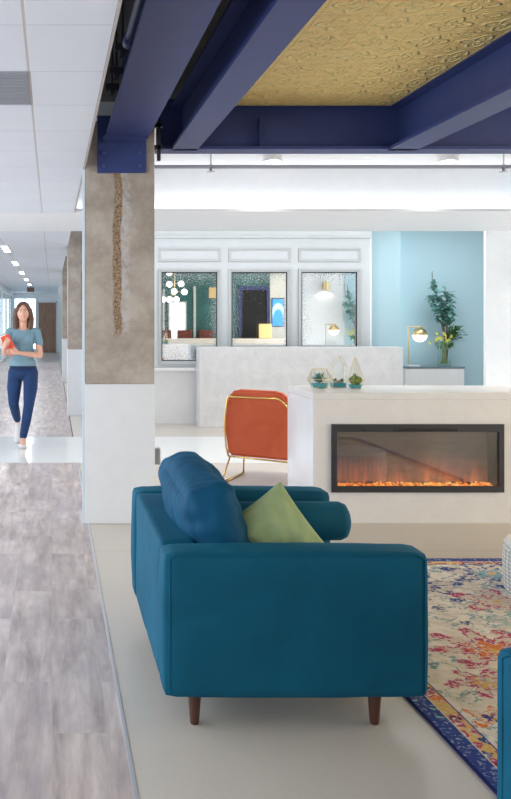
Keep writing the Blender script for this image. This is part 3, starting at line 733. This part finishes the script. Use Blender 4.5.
# 2: tall house-shaped
vs = [(-.055, -.04, .002), (.055, -.04, .002), (.055, .04, .002), (-.055, .04, .002), (-.055, -.04, .17), (.055, -.04, .17), (.055, .04, .17), (-.055, .04, .17), (.018, -.04, .245), (.018, .04, .245)]
fs = [(3, 2, 1, 0), (0, 1, 5, 8, 4), (2, 3, 7, 9, 6), (1, 2, 6, 5), (3, 0, 4, 7), (5, 6, 9, 8)]
t2 = terrarium('glass_terrarium', (CX(338, 7.03), 7.03, HT), 'tall house-shaped glass terrarium between the other two', vs, fs)
G().box(-.05, -.036, .004, .05, .036, .035).done('blue_sand', 'sand', t2)
g = G()
for k in range(26): g.ball((random.uniform(-.04, .04), random.uniform(-.028, .028), .038 + random.uniform(0, .008)), random.uniform(.007, .012), seg=8)
g.done('pebbles', 'pebble', t2)
g = G(); g.keep = True
for c in ((-.022, 0, .045), (.026, -.01, .045)):
    for k in range(26):
        a = random.uniform(0, 2 * pi); e = random.uniform(0, 1.2); g.leaf(Vector(c), Vector((cos(a) * cos(e), sin(a) * cos(e), sin(e))), Vector((0, 0, 1)), random.uniform(.02, .035), .012, .1)
g.done('succulent', 'leaf', t2)
# 3: teardrop
vs = ringv(6, .04, .002) + ringv(6, .064, .06) + [(0, 0, .225)] + ringv(6, .028, .155)
vs = ringv(6, .045, .002) + ringv(6, .070, .06) + ringv(6, .004, .235)
fs = [tuple(range(5, -1, -1))] + [(k, (k + 1) % 6, 6 + (k + 1) % 6, 6 + k) for k in range(6)] + [(6 + k, 6 + (k + 1) % 6, 12 + (k + 1) % 6, 12 + k) for k in range(6)]
t3 = terrarium('glass_terrarium', (CX(355.5, 6.94), 6.94, HT), 'pointed teardrop glass terrarium filled with green moss, right of the three', vs, fs)
G().lathe([(0, .004), (.042, .004), (.054, .026), (0, .03)], 6).done('blue_sand', 'sand', t3)
g = G()
for k in range(70): 
    a = random.uniform(0, 2 * pi); r = random.uniform(0, .046); g.ball((r * cos(a), r * sin(a), .038 + random.uniform(0, .07) * (1 - r / .07)), random.uniform(.01, .017), seg=8)
g.done('moss_mound', 'moss', t3, True)

# ------------------------------------------------------------------ rug
tag(G().box(1.375, 1.9, .001, 3.75, 5.5, .012, .003).done('area_rug', 'rug'), 'distressed multicolour floral rug with navy border on the concrete floor', 'rug')

# ------------------------------------------------------------------ sofas
def soft_box(x0, y0, z0, x1, y1, z1, puff=.04, n=22, wr=.006, seed=0, crown=1.0, rnd=.045):
    """cushion: a subdivided rounded box that bulges in its middle"""
    g = G(); g.box(-1, -1, -1, 1, 1, 1)
    bmesh.ops.subdivide_edges(g.bm, edges=g.bm.edges[:], cuts=n, use_grid_fill=True)
    hx, hy, hz = (x1 - x0) / 2, (y1 - y0) / 2, (z1 - z0) / 2; c = Vector(((x0 + x1) / 2, (y0 + y1) / 2, (z0 + z1) / 2)); H = (hx, hy, hz)
    for v in g.bm.verts:
        p = Vector(v.co); q = Vector((p.x * hx, p.y * hy, p.z * hz))
        inner = Vector([max(-H[i] + rnd, min(H[i] - rnd, q[i])) for i in range(3)])
        d = q - inner
        if d.length > 1e-6: q = inner + d.normalized() * rnd
        b = Vector(((1 - p.y ** 2) * (1 - p.z ** 2) * p.x, (1 - p.x ** 2) * (1 - p.z ** 2) * p.y, (1 - p.x ** 2) * (1 - p.y ** 2) * p.z)) * puff
        w = mn.noise(Vector((q.x * 9 + seed, q.y * 9, q.z * 9))) * wr + mn.noise(Vector((q.x * 25 + seed, q.y * 25, q.z * 12))) * wr * .5
        v.co = c + q + b + (d.normalized() * w if d.length > 1e-6 else Vector())
    return g
def lounge(loc, rz, label):
    t = thing('velvet_armchair', label, 'sofa', loc, rz, 'teal velvet lounge seats')
    # local: x back(0) -> front(.945), y 0..1.30
    Wd, Ln, z0, z1 = .945, 1.30, .12, .638
    soft_box(0, .155, z0, .145, Ln - .155, z1, .0, 14, .002, 1, rnd=.022).done('backrest', 'teal', t, True)
    for k, y in enumerate((0, Ln - .16)):
        a = soft_box(0, y, z0, Wd, y + .16, z1, .012, 20, .0015, 4 + k, rnd=.022).done('armrest', 'teal', t, True)
        g = G(); yy = y + .004 if k == 0 else y + .156; i = .02
        g.tube([(i, yy, z0 + i), (i, yy, z1 - i * 1.0), (i + .02, yy, z1 - .006), (Wd - i - .02, yy, z1 - .006), (Wd - i + .01, yy, z1 - i * 1.2), (Wd - i + .01, yy, z0 + i)], .0035, 6)
        g.done('welt', 'teal', a)
    G().box(.02, .15, z0 + .005, Wd - .02, Ln - .15, .30, .02).done('seat_base', 'teal', t)
    soft_box(.13, .165, .29, Wd + .005, Ln - .165, .415, .015, 20, .003, 9, rnd=.045).done('seat_cushion', 'teal', t, True)
    for lx in (.118, .775):
        for ly in (.07, Ln - .07):
            G().lathe([(0, 0), (.0145, 0), (.017, .01), (.025, .122), (0, .122)], 20, (lx, ly, 0)).done('leg', 'walnut', t, True, angle=40)
    # loose back cushion, tufted, leaning on the back
    g = soft_box(-.098, -.46, -.205, .098, .46, .205, .045, 40, .005, 21, rnd=.05)
    for v in g.bm.verts:
        p = v.co; seamd = min(abs(abs(p.y) - .155), 9); f = .5 * math.exp(-(seamd / .03) ** 2) * math.exp(-((p.z - .02) / .13) ** 2)
        if abs(p.x) > .05: v.co.x -= math.copysign(.02 * f, p.x)
        # gathered pleats fanning from the ends
        e = max(0, (abs(p.y) - .25) / .2); v.co.x += .004 * e * sin(p.z * 80)
        v.co.z += .010 * sin(p.y * 9 + .6) + (.005 * sin(p.y * 95 + p.x * 30) * math.exp(-((abs(p.z) - .17) / .06) ** 2))
    o = g.done('back_cushion', 'teal_cushion', t, True); o.location = (.243, .64, .635); o.rotation_euler = (0, R(-16), 0)
    return t
A = lounge((.402, 3.215, 0), 0, 'teal velvet lounge seat in the centre, side to the camera, holding cushions')
B = lounge((0, 0, 0), 0, 'teal velvet lounge seat cut off by the right edge of the view')
# near-left corner of B at (1.14,2.30): its side panel runs away to the lower right
phi = math.atan2(-.89, .45)
B.rotation_euler = (0, 0, phi); B.location = (1.130, 2.30, 0)
# bolster and pillow
g = G(); Lb = .58; rb = .09
prof = [(0, 0), (rb * .6, .004), (rb * .88, .018), (rb, .045), (rb * 1.02, Lb * .5), (rb, Lb - .045), (rb * .88, Lb - .018), (rb * .6, Lb - .004), (0, Lb)]
g.lathe(prof, 36, mat=Matrix.Rotation(pi / 2, 4, 'Y'))
o = tag(g.done('bolster', 'teal', smooth=True, loc=(.395 + .425, 4.515 - .165 - .098, .430 + .092)), 'round teal velvet bolster lying against the far arm of the lounge seat', 'cushion')
def pillow(w, h, th, seed):
    g = G(); n = 30; vs = {}
    for sgn in (1, -1):
        for i in range(n + 1):
            for j in range(n + 1):
                u, v = i / n * 2 - 1, j / n * 2 - 1
                edge = (i in (0, n) or j in (0, n))
                if edge and sgn == -1: vs[(i, j, -1)] = vs[(i, j, 1)]; continue
                pin = 1 - .05 * (1 - u * u) * abs(v) ** 2 - 0; pin2 = 1 - .05 * (1 - v * v) * abs(u) ** 2
                t_ = th * ((1 - u ** 2) * (1 - v ** 2)) ** .42
                t_ += mn.noise(Vector((u * 3 + seed, v * 3, sgn))) * .018 * (1 - max(abs(u), abs(v)) ** 4)
                vs[(i, j, sgn)] = g.bm.verts.new((u * w / 2 * pin2, v * h / 2 * pin, sgn * t_))
    for sgn in (1, -1):
        for i in range(n):
            for j in range(n):
                q = [vs[(i, j, sgn)], vs[(i + 1, j, sgn)], vs[(i + 1, j + 1, sgn)], vs[(i, j + 1, sgn)]]
                g.bm.faces.new(q if sgn == 1 else q[::-1])
    return g
o = tag(pillow(.30, .33, .085, 3).done('throw_pillow', 'green_vel', smooth=True), 'sage green velvet throw pillow propped on the teal lounge seat', 'pillow')
PIL = o

# ------------------------------------------------------------------ orange chair
t = thing('lounge_chair', 'rust orange lounge chair with gold tube frame, seen from behind', 'chair', (1.56, 8.13, 0), R(-28))
# local x 0..~.68 width, y 0 back plane -> + away; outline of the back (x,z)
out = [(.035, .235), (.0, .50), (.03, .765), (.50, .765), (.64, .60), (.64, .215)]
g = G()
g.prism([(.028, .24), (-.006, .50), (.02, .745), (.05, .81), (.10, .835), (.47, .83), (.53, .80), (.665, .65), (.67, .225)], .012, .13)
bmesh.ops.bevel(g.bm, geom=g.bm.edges[:], offset=.022, segments=3, affect='EDGES')
g.done('backrest', 'rust', t, True, angle=50)
ring = out + [out[0]]
g = G().tube([(x, 0, z) for x, z in [(.035, .235), (.012, .32), (-.002, .50), (.008, .64), (.026, .76), (.04, .772), (.48, .768), (.51, .755), (.66, .60), (.672, .58), (.672, .215)]], .009, 8).tube([(.035, 0, .235), (.672, 0, .215)], .008, 8)
g.done('back_frame', 'gold_frame', t, True)
soft_box(.06, .12, .26, .66, .70, .42, .02, 10, .002, 3, rnd=.03).done('seat_cushion', 'rust', t, True)
for x in (.05, .61): G().box(x, .10, .24, x + .04, .68, .60, .015).done('arm_panel', 'rust', t)
for x, s in ((.05, -1), (.63, 1)):
    G().tube([(x, .01, .24), (x + s * .045, -.11, .012)], .008, 8).done('leg', 'gold_frame', t, True)
    G().tube([(x, .45, .25), (x + s * .02, .50, .012)], .008, 8).done('leg', 'gold_frame', t, True)
    G().tube([(x + s * .045, -.115, .010), (x + s * .02, .51, .010)], .009, 8).done('runner', 'gold_frame', t, True)

# ------------------------------------------------------------------ pouf at the right
t = thing('woven_pouf', 'pale woven drum stool on the rug at the right edge', 'stool', (2.73, 4.78, .012))
G().lathe([(0, 0), (.285, 0), (.30, .02), (.305, .15), (.30, .225), (.285, .243), (0, .243)], 48).done('woven_side', 'weave', t, True, angle=50)
G().lathe([(0, .243), (.29, .243), (.297, .255), (.285, .27), (0, .272)], 48).done('top', 'white_hi', t, True, angle=50)

# ------------------------------------------------------------------ the part of the room the mirrors show
def mr(x, y, d): s_ = 900 / (25.4 - d); return ((x - 52) / s_, 1.48 + (318 - y) / s_)
Yr = -3.5
struct('wall_rear', G().box(2.4, Yr - .12, 0, 10, Yr, 3.45), 'teal_wall', 'deep teal wall behind the camera, seen in the mirrors', 'wall')
t = thing('window_2', 'bright window reflected in the left mirror', 'window', (4.03, Yr, .77), kind='structure')
G().box(-.24, .0, 0, .24, .03, 1.19).done('pane', 'day', t); 
G().box(-.29, 0, -.05, -.24, .05, 1.24).box(.24, 0, -.05, .29, .05, 1.24).box(-.24, 0, 1.19, .24, .05, 1.24).box(-.24, 0, -.05, .24, .05, 0).done('window_frame', 'panel', t)
t = thing('door_2', 'dark doorway reflected in the middle mirror', 'door', (6.5, Yr, 0), kind='structure')
G().box(-.40, .0, 0, .40, .02, 2.38).done('opening', 'dark_void', t); G().box(-.52, 0, 0, -.40, .05, 2.5).box(.40, 0, 0, .52, .05, 2.5).box(-.40, 0, 2.38, .40, .05, 2.5).done('door_frame', 'blue_steel', t)  # near-black sheet stands in for the unlit depth of the doorway
struct('wall_side', G().box(7.0, Yr, 0, 7.9, Yr + .06, 3.0), 'panel', 'pale wall panel reflected beside the doorway', 'wall')
t = thing('wall_screen', 'blue lit screen reflected in the middle mirror', 'screen', (7.25, Yr + .07, 1.66))
G().box(-.20, 0, -.46, .20, .03, .46, .005).done('housing', 'black', t); G().box(-.18, .031, -.43, .18, .036, .43).done('display', 'screen', t)
tag(G().box(5.05, Yr, 2.12, 5.32, Yr + .03, 2.46).done('picture_frame', 'brass'), 'brass picture frame reflected in the left mirror', 'picture frame')
for x0, x1, z0, z1, lb in ((3.45, 3.62, .85, 2.4, 'pale narrow panel left of the reflected window'), (4.55, 4.62, .85, 2.5, 'pale narrow panel right of the reflected window'), (5.45, 5.52, .85, 2.5, 'pale narrow panel beside the brass picture frame')):
    tag(G().box(x0, Yr, z0, x1, Yr + .04, z1).done('wall_panel', 'panel'), lb, 'wall panel', kind='structure')
t = thing('console_table', 'long white console reflected at the foot of the mirrors', 'table', (3.2, -2.5, 0))
G().box(0, -.45, .79, 4.6, 0, .84, .005).done('table_top', 'white_hi', t); G().box(.03, -.43, 0, 4.57, -.02, .79).done('table_body', 'desk_stone', t)
tag(G().box(6.45, -2.9, .842, 6.85, -2.62, 1.30, .01).done('gold_box', 'brass'), 'gold box standing on the reflected console', 'box')
for k, (x, lb) in enumerate(((3.6, 'brown chair behind the reflected console, left one'), (4.25, 'brown chair behind the reflected console, middle one'), (4.95, 'brown chair behind the reflected console, right one'))):
    t = thing('dining_chair', lb, 'chair', (x, -3.2, 0), 0, 'brown chairs behind the console')
    G().box(-.22, -.20, .42, .22, .2, .49, .02).done('seat', 'chair_brown', t); G().box(-.24, -.24, .5, .24, -.18, 1.10, .025).done('backrest', 'chair_brown', t)
    for a in (-.19, .19):
        for b_ in (-.17, .17): G().box(a - .015, b_ - .015, 0, a + .015, b_ + .015, .42).done('leg', 'black', t)
# chandelier, hanging right of the camera
t = thing('globe_chandelier', 'chandelier of glowing white globes reflected in the left mirror', 'chandelier', (3.40, .5, 3.085))
Z0 = 3.085; pts = [(170.5, 284), (180.5, 284), (174, 291.5), (184, 292), (163.5, 299.5), (169.5, 299.5), (176, 299.5), (170, 272.5)]
g = G().tube([(0, 0, 0), (0, 0, -.95)], .012).lathe([(0, 0), (.07, 0), (.07, -.03), (0, -.03)], 20)
gl_ = []
for k, (x, y) in enumerate(pts):
    X, Z = mr(x, y, .5); p = (X - 3.40, random.uniform(-.2, .2), Z - Z0); g.tube([(0, 0, max(-.93, p[2] + .02)), (p[0], p[1], p[2])], .006, 6); gl_.append(p)
g.done('stem_frame', 'brass', t)
for p in gl_: G().ball(p, .082, seg=16).done('globe', 'globe_on', t, True)
# partition with sconce, lamp and vase shown by the right mirror
struct('wall_partition', G().box(4.95, 6.80, 0, 10, 7.0, 3.45), 'wall_white', 'white partition beyond the right edge, seen in the right mirror', 'wall')
struct('wall_accent', G().box(6.0, 7.0, 0, 7.6, 7.03, 3.0), 'blue_wall', 'pale blue wall panel seen in the right mirror', 'wall')
def sconce(loc, rz, label):
    t = thing('wall_sconce', label, 'wall light', loc, rz, 'brass wall sconces')
    G().box(-.05, 0, -.05, .05, .02, .05, .004).done('backplate', 'brass', t)
    G().lathe([(.055, -.085), (.06, -.085), (.06, .085), (.0, .085), (0, .08), (.055, .08), (.055, -.085)], 24, (0, .09, 0)).done('lamp_shade', 'brass', t, True, angle=40)
    G().ball((0, .09, -.03), .035).done('bulb', 'globe_on', t, True)
    l = bpy.data.lights.new('sconce_lamp', 'SPOT'); l.energy = 1.6; l.color = (1, .9, .75); l.shadow_soft_size = .03; l.spot_size = R(140)
    o = bpy.data.objects.new('sconce_lamp', l); col.objects.link(o); o.parent = t; o.location = (0, .09, -.08)
    return t
sc1 = sconce((5.59, 7.001, 2.14), 0, 'brass cylinder wall sconce reflected in the right mirror')
sc2 = sconce((5.98, 11.199, 2.02), pi, 'brass cylinder wall sconce just outside the right edge')
credenza((5.1, 7.06, 0), 1.7, 'long white cabinet beyond the right edge, seen only in the right mirror')
dup(lamp, (5.52, 7.30, .78), label='brass globe table lamp reflected in the right mirror')
dup(vase, (6.12, 7.30, .78), label='vase of eucalyptus reflected in the right mirror')

# ------------------------------------------------------------------ the woman
def blob(parts, voxel, name, mat, parent, smooth=4, deco=True):
    g = G()
    for p in parts:
        if p[0] == 'c':   # capsule chain
            _, pts, rs, flat = p
            pts = [Vector(q) for q in pts]
            g.tube(pts, rs, 18, True, flat)
            for q, r in ((pts[0], rs[0]), (pts[-1], rs[-1])): g.ball(q, r * .99, (1, 1, 1) if flat == 1 else (1, .8, 1), 14)
        elif p[0] == 'b': g.ball(p[1], 1, p[2], 20, p[3] if len(p) > 3 else None)
    o = g.done(name, mat, None, True)
    m_ = o.modifiers.new('r', 'REMESH'); m_.mode = 'VOXEL'; m_.voxel_size = voxel; m_.use_smooth_shade = True
    s_ = o.modifiers.new('s', 'SMOOTH'); s_.iterations = smooth; s_.factor = .5
    dg = bpy.context.evaluated_depsgraph_get(); me = bpy.data.meshes.new_from_object(o.evaluated_get(dg)); o.modifiers.clear(); o.data = me
    for q in me.polygons: q.use_smooth = True
    if not me.materials: me.materials.append(MAT[mat])
    o.parent = parent
    return o
P = thing('person', 'woman in grey-blue T-shirt and blue jeans walking up the corridor with a coral folder', 'person', (-.33, 10.3, .002))
hipL, kneeL, ankL = (-.085, .03, .86), (-.11, .02, .50), (-.075, .30, .27)      # viewer's left: trailing leg, heel up
hipR, kneeR, ankR = (.085, .0, .86), (.065, -.06, .48), (.0, -.02, .10)
def arm(sh, el, wr): return [('c', [sh, tuple(Vector(sh).lerp(Vector(el), .5)), el], [.043, .039, .032], 1), ('c', [el, tuple(Vector(el).lerp(Vector(wr), .35)), wr], [.032, .033, .022], 1)]
shL, elL, wrL = (-.158, 0, 1.315), (-.205, -.03, 1.07), (-.205, -.19, 1.13)
shR, elR, wrR = (.158, 0, 1.315), (.196, -.03, 1.05), (-.045, -.20, 1.085)
def hand(w, d, up, side):
    w = Vector(w); d = Vector(d).normalized(); up = Vector(up).normalized(); s_ = d.cross(up).normalized(); up = s_.cross(d)
    ps = [('c', [tuple(w), tuple(w + d * .07)], [.024, .032], .8)]
    for i, (L, o_) in enumerate(((.062, .026), (.070, .009), (.066, -.008), (.052, -.024))):
        b0 = w + d * .075 + up * o_; b1 = b0 + d * L * .5 + s_ * side * .006; b2 = b1 + d * L * .42 + s_ * side * .026
        ps.append(('c', [tuple(b0 - d * .03), tuple(b1), tuple(b2)], [.009, .0085, .0075], 1))
    t0 = w + d * .02 + up * .022; ps.append(('c', [tuple(t0), tuple(t0 + d * .028 + up * .025), tuple(t0 + d * .055 + up * .034 + s_ * side * .012)], [.011, .010, .008], 1))
    return ps
body = [('b', (0, -.005, 1.545), (.070, .088, .105)), ('b', (0, -.035, 1.490), (.052, .052, .058)), ('b', (0, -.05, 1.462), (.028, .03, .026)), ('c', [(0, .015, 1.34), (0, .005, 1.48)], [.052, .046], 1),
        ('b', (0, -.098, 1.530), (.012, .020, .022)), ('b', (0, -.09, 1.545), (.008, .012, .03)), ('b', (-.072, .005, 1.535), (.01, .018, .028)), ('b', (.072, .005, 1.535), (.01, .018, .028)),
        ('b', (0, 0, 1.25), (.125, .075, .13)), ('b', (0, 0, 1.06), (.105, .07, .16)), ('b', (0, 0, .92), (.13, .085, .10)), ('c', [(-.15, 0, 1.32), (.15, 0, 1.32)], [.045, .045], 1),
        ('c', [hipL, kneeL, ankL], [.068, .045, .03], 1), ('c', [hipR, kneeR, ankR], [.068, .045, .03], 1),
        ('c', [ankL, (-.072, .27, .20), (-.068, .22, .10)], [.03, .032, .03], 1), ('c', [ankR, (.0, -.09, .05), (.0, -.15, .045)], [.03, .033, .028], 1)]
body += arm(shL, elL, wrL) + arm(shR, elR, wrR) + hand(wrL, (.35, -.15, .9), (-.9, 0, .3), 1) + hand(wrR, (-1, -.12, .18), (.2, 0, 1), -1)
bo = blob(body, .0055, 'body', 'skin', P, 3)
shirt = [('b', (0, .0, 1.25), (.148, .100, .135)), ('b', (0, 0, 1.08), (.128, .092, .17)), ('b', (0, 0, .955), (.150, .103, .11)), ('c', [(-.145, .003, 1.318), (.145, .003, 1.318)], [.052, .052], 1), ('c', [(-.06, .005, 1.345), (.06, .005, 1.345)], [.048, .048], .7),
         ('c', [shL, (-.186, -.018, 1.20)], [.047, .046], 1), ('c', [shR, (.184, -.015, 1.19)], [.047, .046], 1), ('b', (-.062, -.062, 1.235), (.058, .05, .058)), ('b', (.062, -.062, 1.235), (.058, .05, .058))]
so = blob(shirt, .006, 't_shirt', 'shirt', P, 4)
bmx = bmesh.new(); bmx.from_mesh(so.data)   # straight hem and sleeve ends, scoop neck
for co, no in (((0, 0, .885), (0, 0, -1)),):
    bmesh.ops.bisect_plane(bmx, geom=bmx.verts[:] + bmx.edges[:] + bmx.faces[:], plane_co=co, plane_no=no, clear_outer=True)
bmesh.ops.delete(bmx, geom=[v for v in bmx.verts if (Vector((v.co.x, v.co.y + .03, v.co.z)) - Vector((0, -.02, 1.405))).length < .072], context='VERTS')
bmx.to_mesh(so.data); bmx.free()
jeans = [('b', (0, 0, .90), (.150, .103, .075)), ('b', (0, .02, .85), (.155, .105, .09)), ('c', [hipL, (-.105, .02, .68), kneeL, (-.095, .17, .385), (-.078, .28, .29)], [.088, .082, .06, .054, .043], 1), ('c', [hipR, (.085, -.035, .68), kneeR, (.035, -.045, .30), (.003, -.02, .13)], [.088, .082, .06, .055, .043], 1)]
blob(jeans, .006, 'jeans', 'jeans', P, 3)
g = G(); g.lathe([(.148, .925), (.154, .93), (.154, .895), (.148, .89)], 32, mat=Matrix.Diagonal((1, .69, 1, 1))); g.done('waistband', 'belt', P, True)
def shoe(mat_):
    g = G()
    for i, (y, w, h) in enumerate(((.05, .030, .052), (.02, .036, .06), (-.03, .038, .06), (-.08, .042, .048), (-.13, .042, .038), (-.165, .034, .03), (-.18, .02, .022))): pass
    ys = ((.06, .020, .045), (.045, .032, .065), (.0, .036, .072), (-.05, .038, .062), (-.10, .044, .048), (-.15, .043, .040), (-.18, .034, .032), (-.195, .016, .022))
    rings = [[g.bm.verts.new((w * cos(2 * pi * k / 14), y, .022 + h * max(-.15, sin(2 * pi * k / 14)))) for k in range(14)] for y, w, h in ys]
    for a, b_ in zip(rings, rings[1:]):
        for k in range(14): g.bm.faces.new((a[k], a[(k + 1) % 14], b_[(k + 1) % 14], b_[k]))
    g.bm.faces.new(rings[0]); g.bm.faces.new(rings[-1][::-1])
    bmesh.ops.transform(g.bm, matrix=mat_, verts=g.bm.verts[:]); o = g.done('shoe', 'shoe', P, True)
    s_ = G(); poly = [(w * 1.06, y) for y, w, h in ys] + [(-w * 1.06, y) for y, w, h in reversed(ys)]
    a = [s_.bm.verts.new((x, y, 0)) for x, y in poly]; b_ = [s_.bm.verts.new((x, y, .022)) for x, y in poly]; n = len(poly)
    s_.bm.faces.new(a); s_.bm.faces.new(b_[::-1])
    for k in range(n): s_.bm.faces.new((a[k], a[(k + 1) % n], b_[(k + 1) % n], b_[k]))
    bmesh.ops.transform(s_.bm, matrix=mat_, verts=s_.bm.verts[:]); s_.done('shoe_sole', 'sole', o)
shoe(Matrix.Translation((0, .01, .0)))
shoe(Matrix.Translation((-.07, .245, .165)) @ Matrix.Rotation(R(48), 4, 'X'))
hair = [('b', (0, .022, 1.572), (.088, .095, .098)), ('c', [(-.070, .02, 1.57), (-.086, .015, 1.47), (-.082, -.005, 1.385), (-.07, -.035, 1.33)], [.034, .038, .036, .018], 1), ('c', [(.070, .02, 1.57), (.088, .015, 1.47), (.086, -.005, 1.385), (.076, -.035, 1.32)], [.034, .038, .036, .018], 1), ('c', [(0, .06, 1.58), (0, .075, 1.45), (0, .065, 1.36)], [.07, .06, .045], 1),
        ('c', [(0, -.045, 1.645), (-.048, -.055, 1.615), (-.072, -.04, 1.56)], [.018, .020, .018], 1), ('c', [(0, -.045, 1.645), (.048, -.055, 1.615), (.072, -.04, 1.56)], [.018, .020, .018], 1)]
blob(hair, .006, 'hair', 'hair', P, 2)
for x in (-.028, .028):
    e = G().ball((x, -.082, 1.548), .012, (1.15, .7, .6)).done('eye', 'teeth', P, True); G().ball((x, -.0905, 1.548), .0058).done('iris', 'eye', e, True)
    G().tube([(x - .018, -.087, 1.568), (x, -.092, 1.573), (x + .018, -.087, 1.567)], .0028, 6).done('eyebrow', 'hair', P)
mo = G().tube([(-.026, -.080, 1.493), (-.012, -.088, 1.486), (0, -.090, 1.484), (.012, -.088, 1.486), (.026, -.080, 1.493)], .0052, 8).done('mouth', 'lip', P, True)
G().tube([(-.017, -.087, 1.4905), (0, -.0935, 1.487), (.017, -.087, 1.4905)], .0034, 6).done('teeth', 'teeth', mo)
# folder and notebook held against the chest
t = thing('folder', 'coral red folder held in the woman\'s arms', 'folder', (-.33 - .150, 10.3 - .165, 1.175), 0)
fm = Matrix.Rotation(R(-26), 4, 'Y') @ Matrix.Rotation(R(14), 4, 'X')
G().box(-.05, -.008, -.12, .05, -.003, .12, .002, mat=fm).box(-.05, .008, -.12, .05, .012, .12, .002, mat=fm).done('cover', 'coral', t); G().box(-.046, -.003, -.116, .046, .008, .116, mat=fm).done('pages', 'paper', t)
t = thing('notebook', 'grey notebook held behind the coral folder', 'notebook', (-.33 - .195, 10.3 - .150, 1.19), 0)
fm = Matrix.Rotation(R(-28), 4, 'Y') @ Matrix.Rotation(R(14), 4, 'X')
G().box(-.06, .016, -.11, .06, .026, .11, .003, mat=fm).done('cover', 'grille', t); G().box(-.056, .010, -.106, .056, .016, .106, mat=fm).done('pages', 'paper', t)

# place the throw pillow: leaning on the seat, tilted
PIL.matrix_world = Matrix.Translation((.868, 3.50, .622)) @ Matrix.Rotation(R(-9), 4, 'X') @ Matrix(((.819, -.574, 0, 0), (0, 0, -1, 0), (.574, .819, 0, 0), (0, 0, 0, 1)))

# ------------------------------------------------------------------ camera, world, lights
cam = bpy.data.cameras.new('camera'); co = bpy.data.objects.new('camera', cam); col.objects.link(co)
co.location = (0, 0, 1.48); co.rotation_euler = (pi / 2, 0, 0)
cam.sensor_fit = 'AUTO'; cam.sensor_width = 36; cam.lens = 36 * 900 / 799
cam.shift_x = (255.5 - 52) / 799; cam.shift_y = (318 - 399.5) / 799
cam.clip_end = 200; sc.camera = co

w = bpy.data.worlds.new('world'); sc.world = w; w.use_nodes = True
bg = w.node_tree.nodes['Background']; bg.inputs[0].default_value = (.86, .93, 1, 1); bg.inputs[1].default_value = 1.15
def area(name, loc, rot, sx, sy, e, c):
    l = bpy.data.lights.new(name, 'AREA'); l.shape = 'RECTANGLE'; l.size = sx; l.size_y = sy; l.energy = e; l.color = c
    o = bpy.data.objects.new(name, l); col.objects.link(o); o.location = loc; o.rotation_euler = rot; return o
# daylight: window bands outside the left side of the corridor and the right side of the lounge
area('daylight_left', (-3.2, 4, 1.5), (0, R(-90), 0), 2.2, 12, 200, (.86, .93, 1))
area('daylight_right', (9.9, 2, 1.6), (0, R(90), 0), 2.4, 9, 340, (1, .97, .93))
area('reception_fill', (9.9, 10.2, 1.4), (0, R(90), 0), 2.2, 2, 70, (1, .98, .96))  # added fill from the right to lift the desk front, no window there
area('reception_glow', (3.4, 11.75, 2.88), (0, 0, 0), 5, .8, 34, (.95, .98, 1))  # added fill hidden behind the bulkhead, brightens the reception area
area('alcove_glow', (5.5, 12.3, 2.88), (0, 0, 0), 1.0, .6, 8, (.95, .98, 1))
for k in range(5):
    area('corridor_lamp', (-.71, 13.9 + 3.67 * k, CE - .03), (0, 0, 0), .09, 1.18, 20, (.95, .98, 1))
area('office_fill', (-2.95, 33, 1.4), (0, R(-90), 0), 2.2, 10, 60, (.72, .88, 1))  # added fill behind the partition, brightens the far corridor

vs_ = sc.view_settings; vs_.view_transform = 'Standard'; vs_.look = 'None'; vs_.gamma = 1; vs_.use_curve_mapping = False; vs_.exposure = .25
sc.cycles.max_bounces = 10; sc.cycles.diffuse_bounces = 5; sc.cycles.glossy_bounces = 6; sc.cycles.transmission_bounces = 10; sc.cycles.transparent_max_bounces = 12
sc.cycles.use_denoising = True; sc.cycles.sample_clamp_indirect = 6
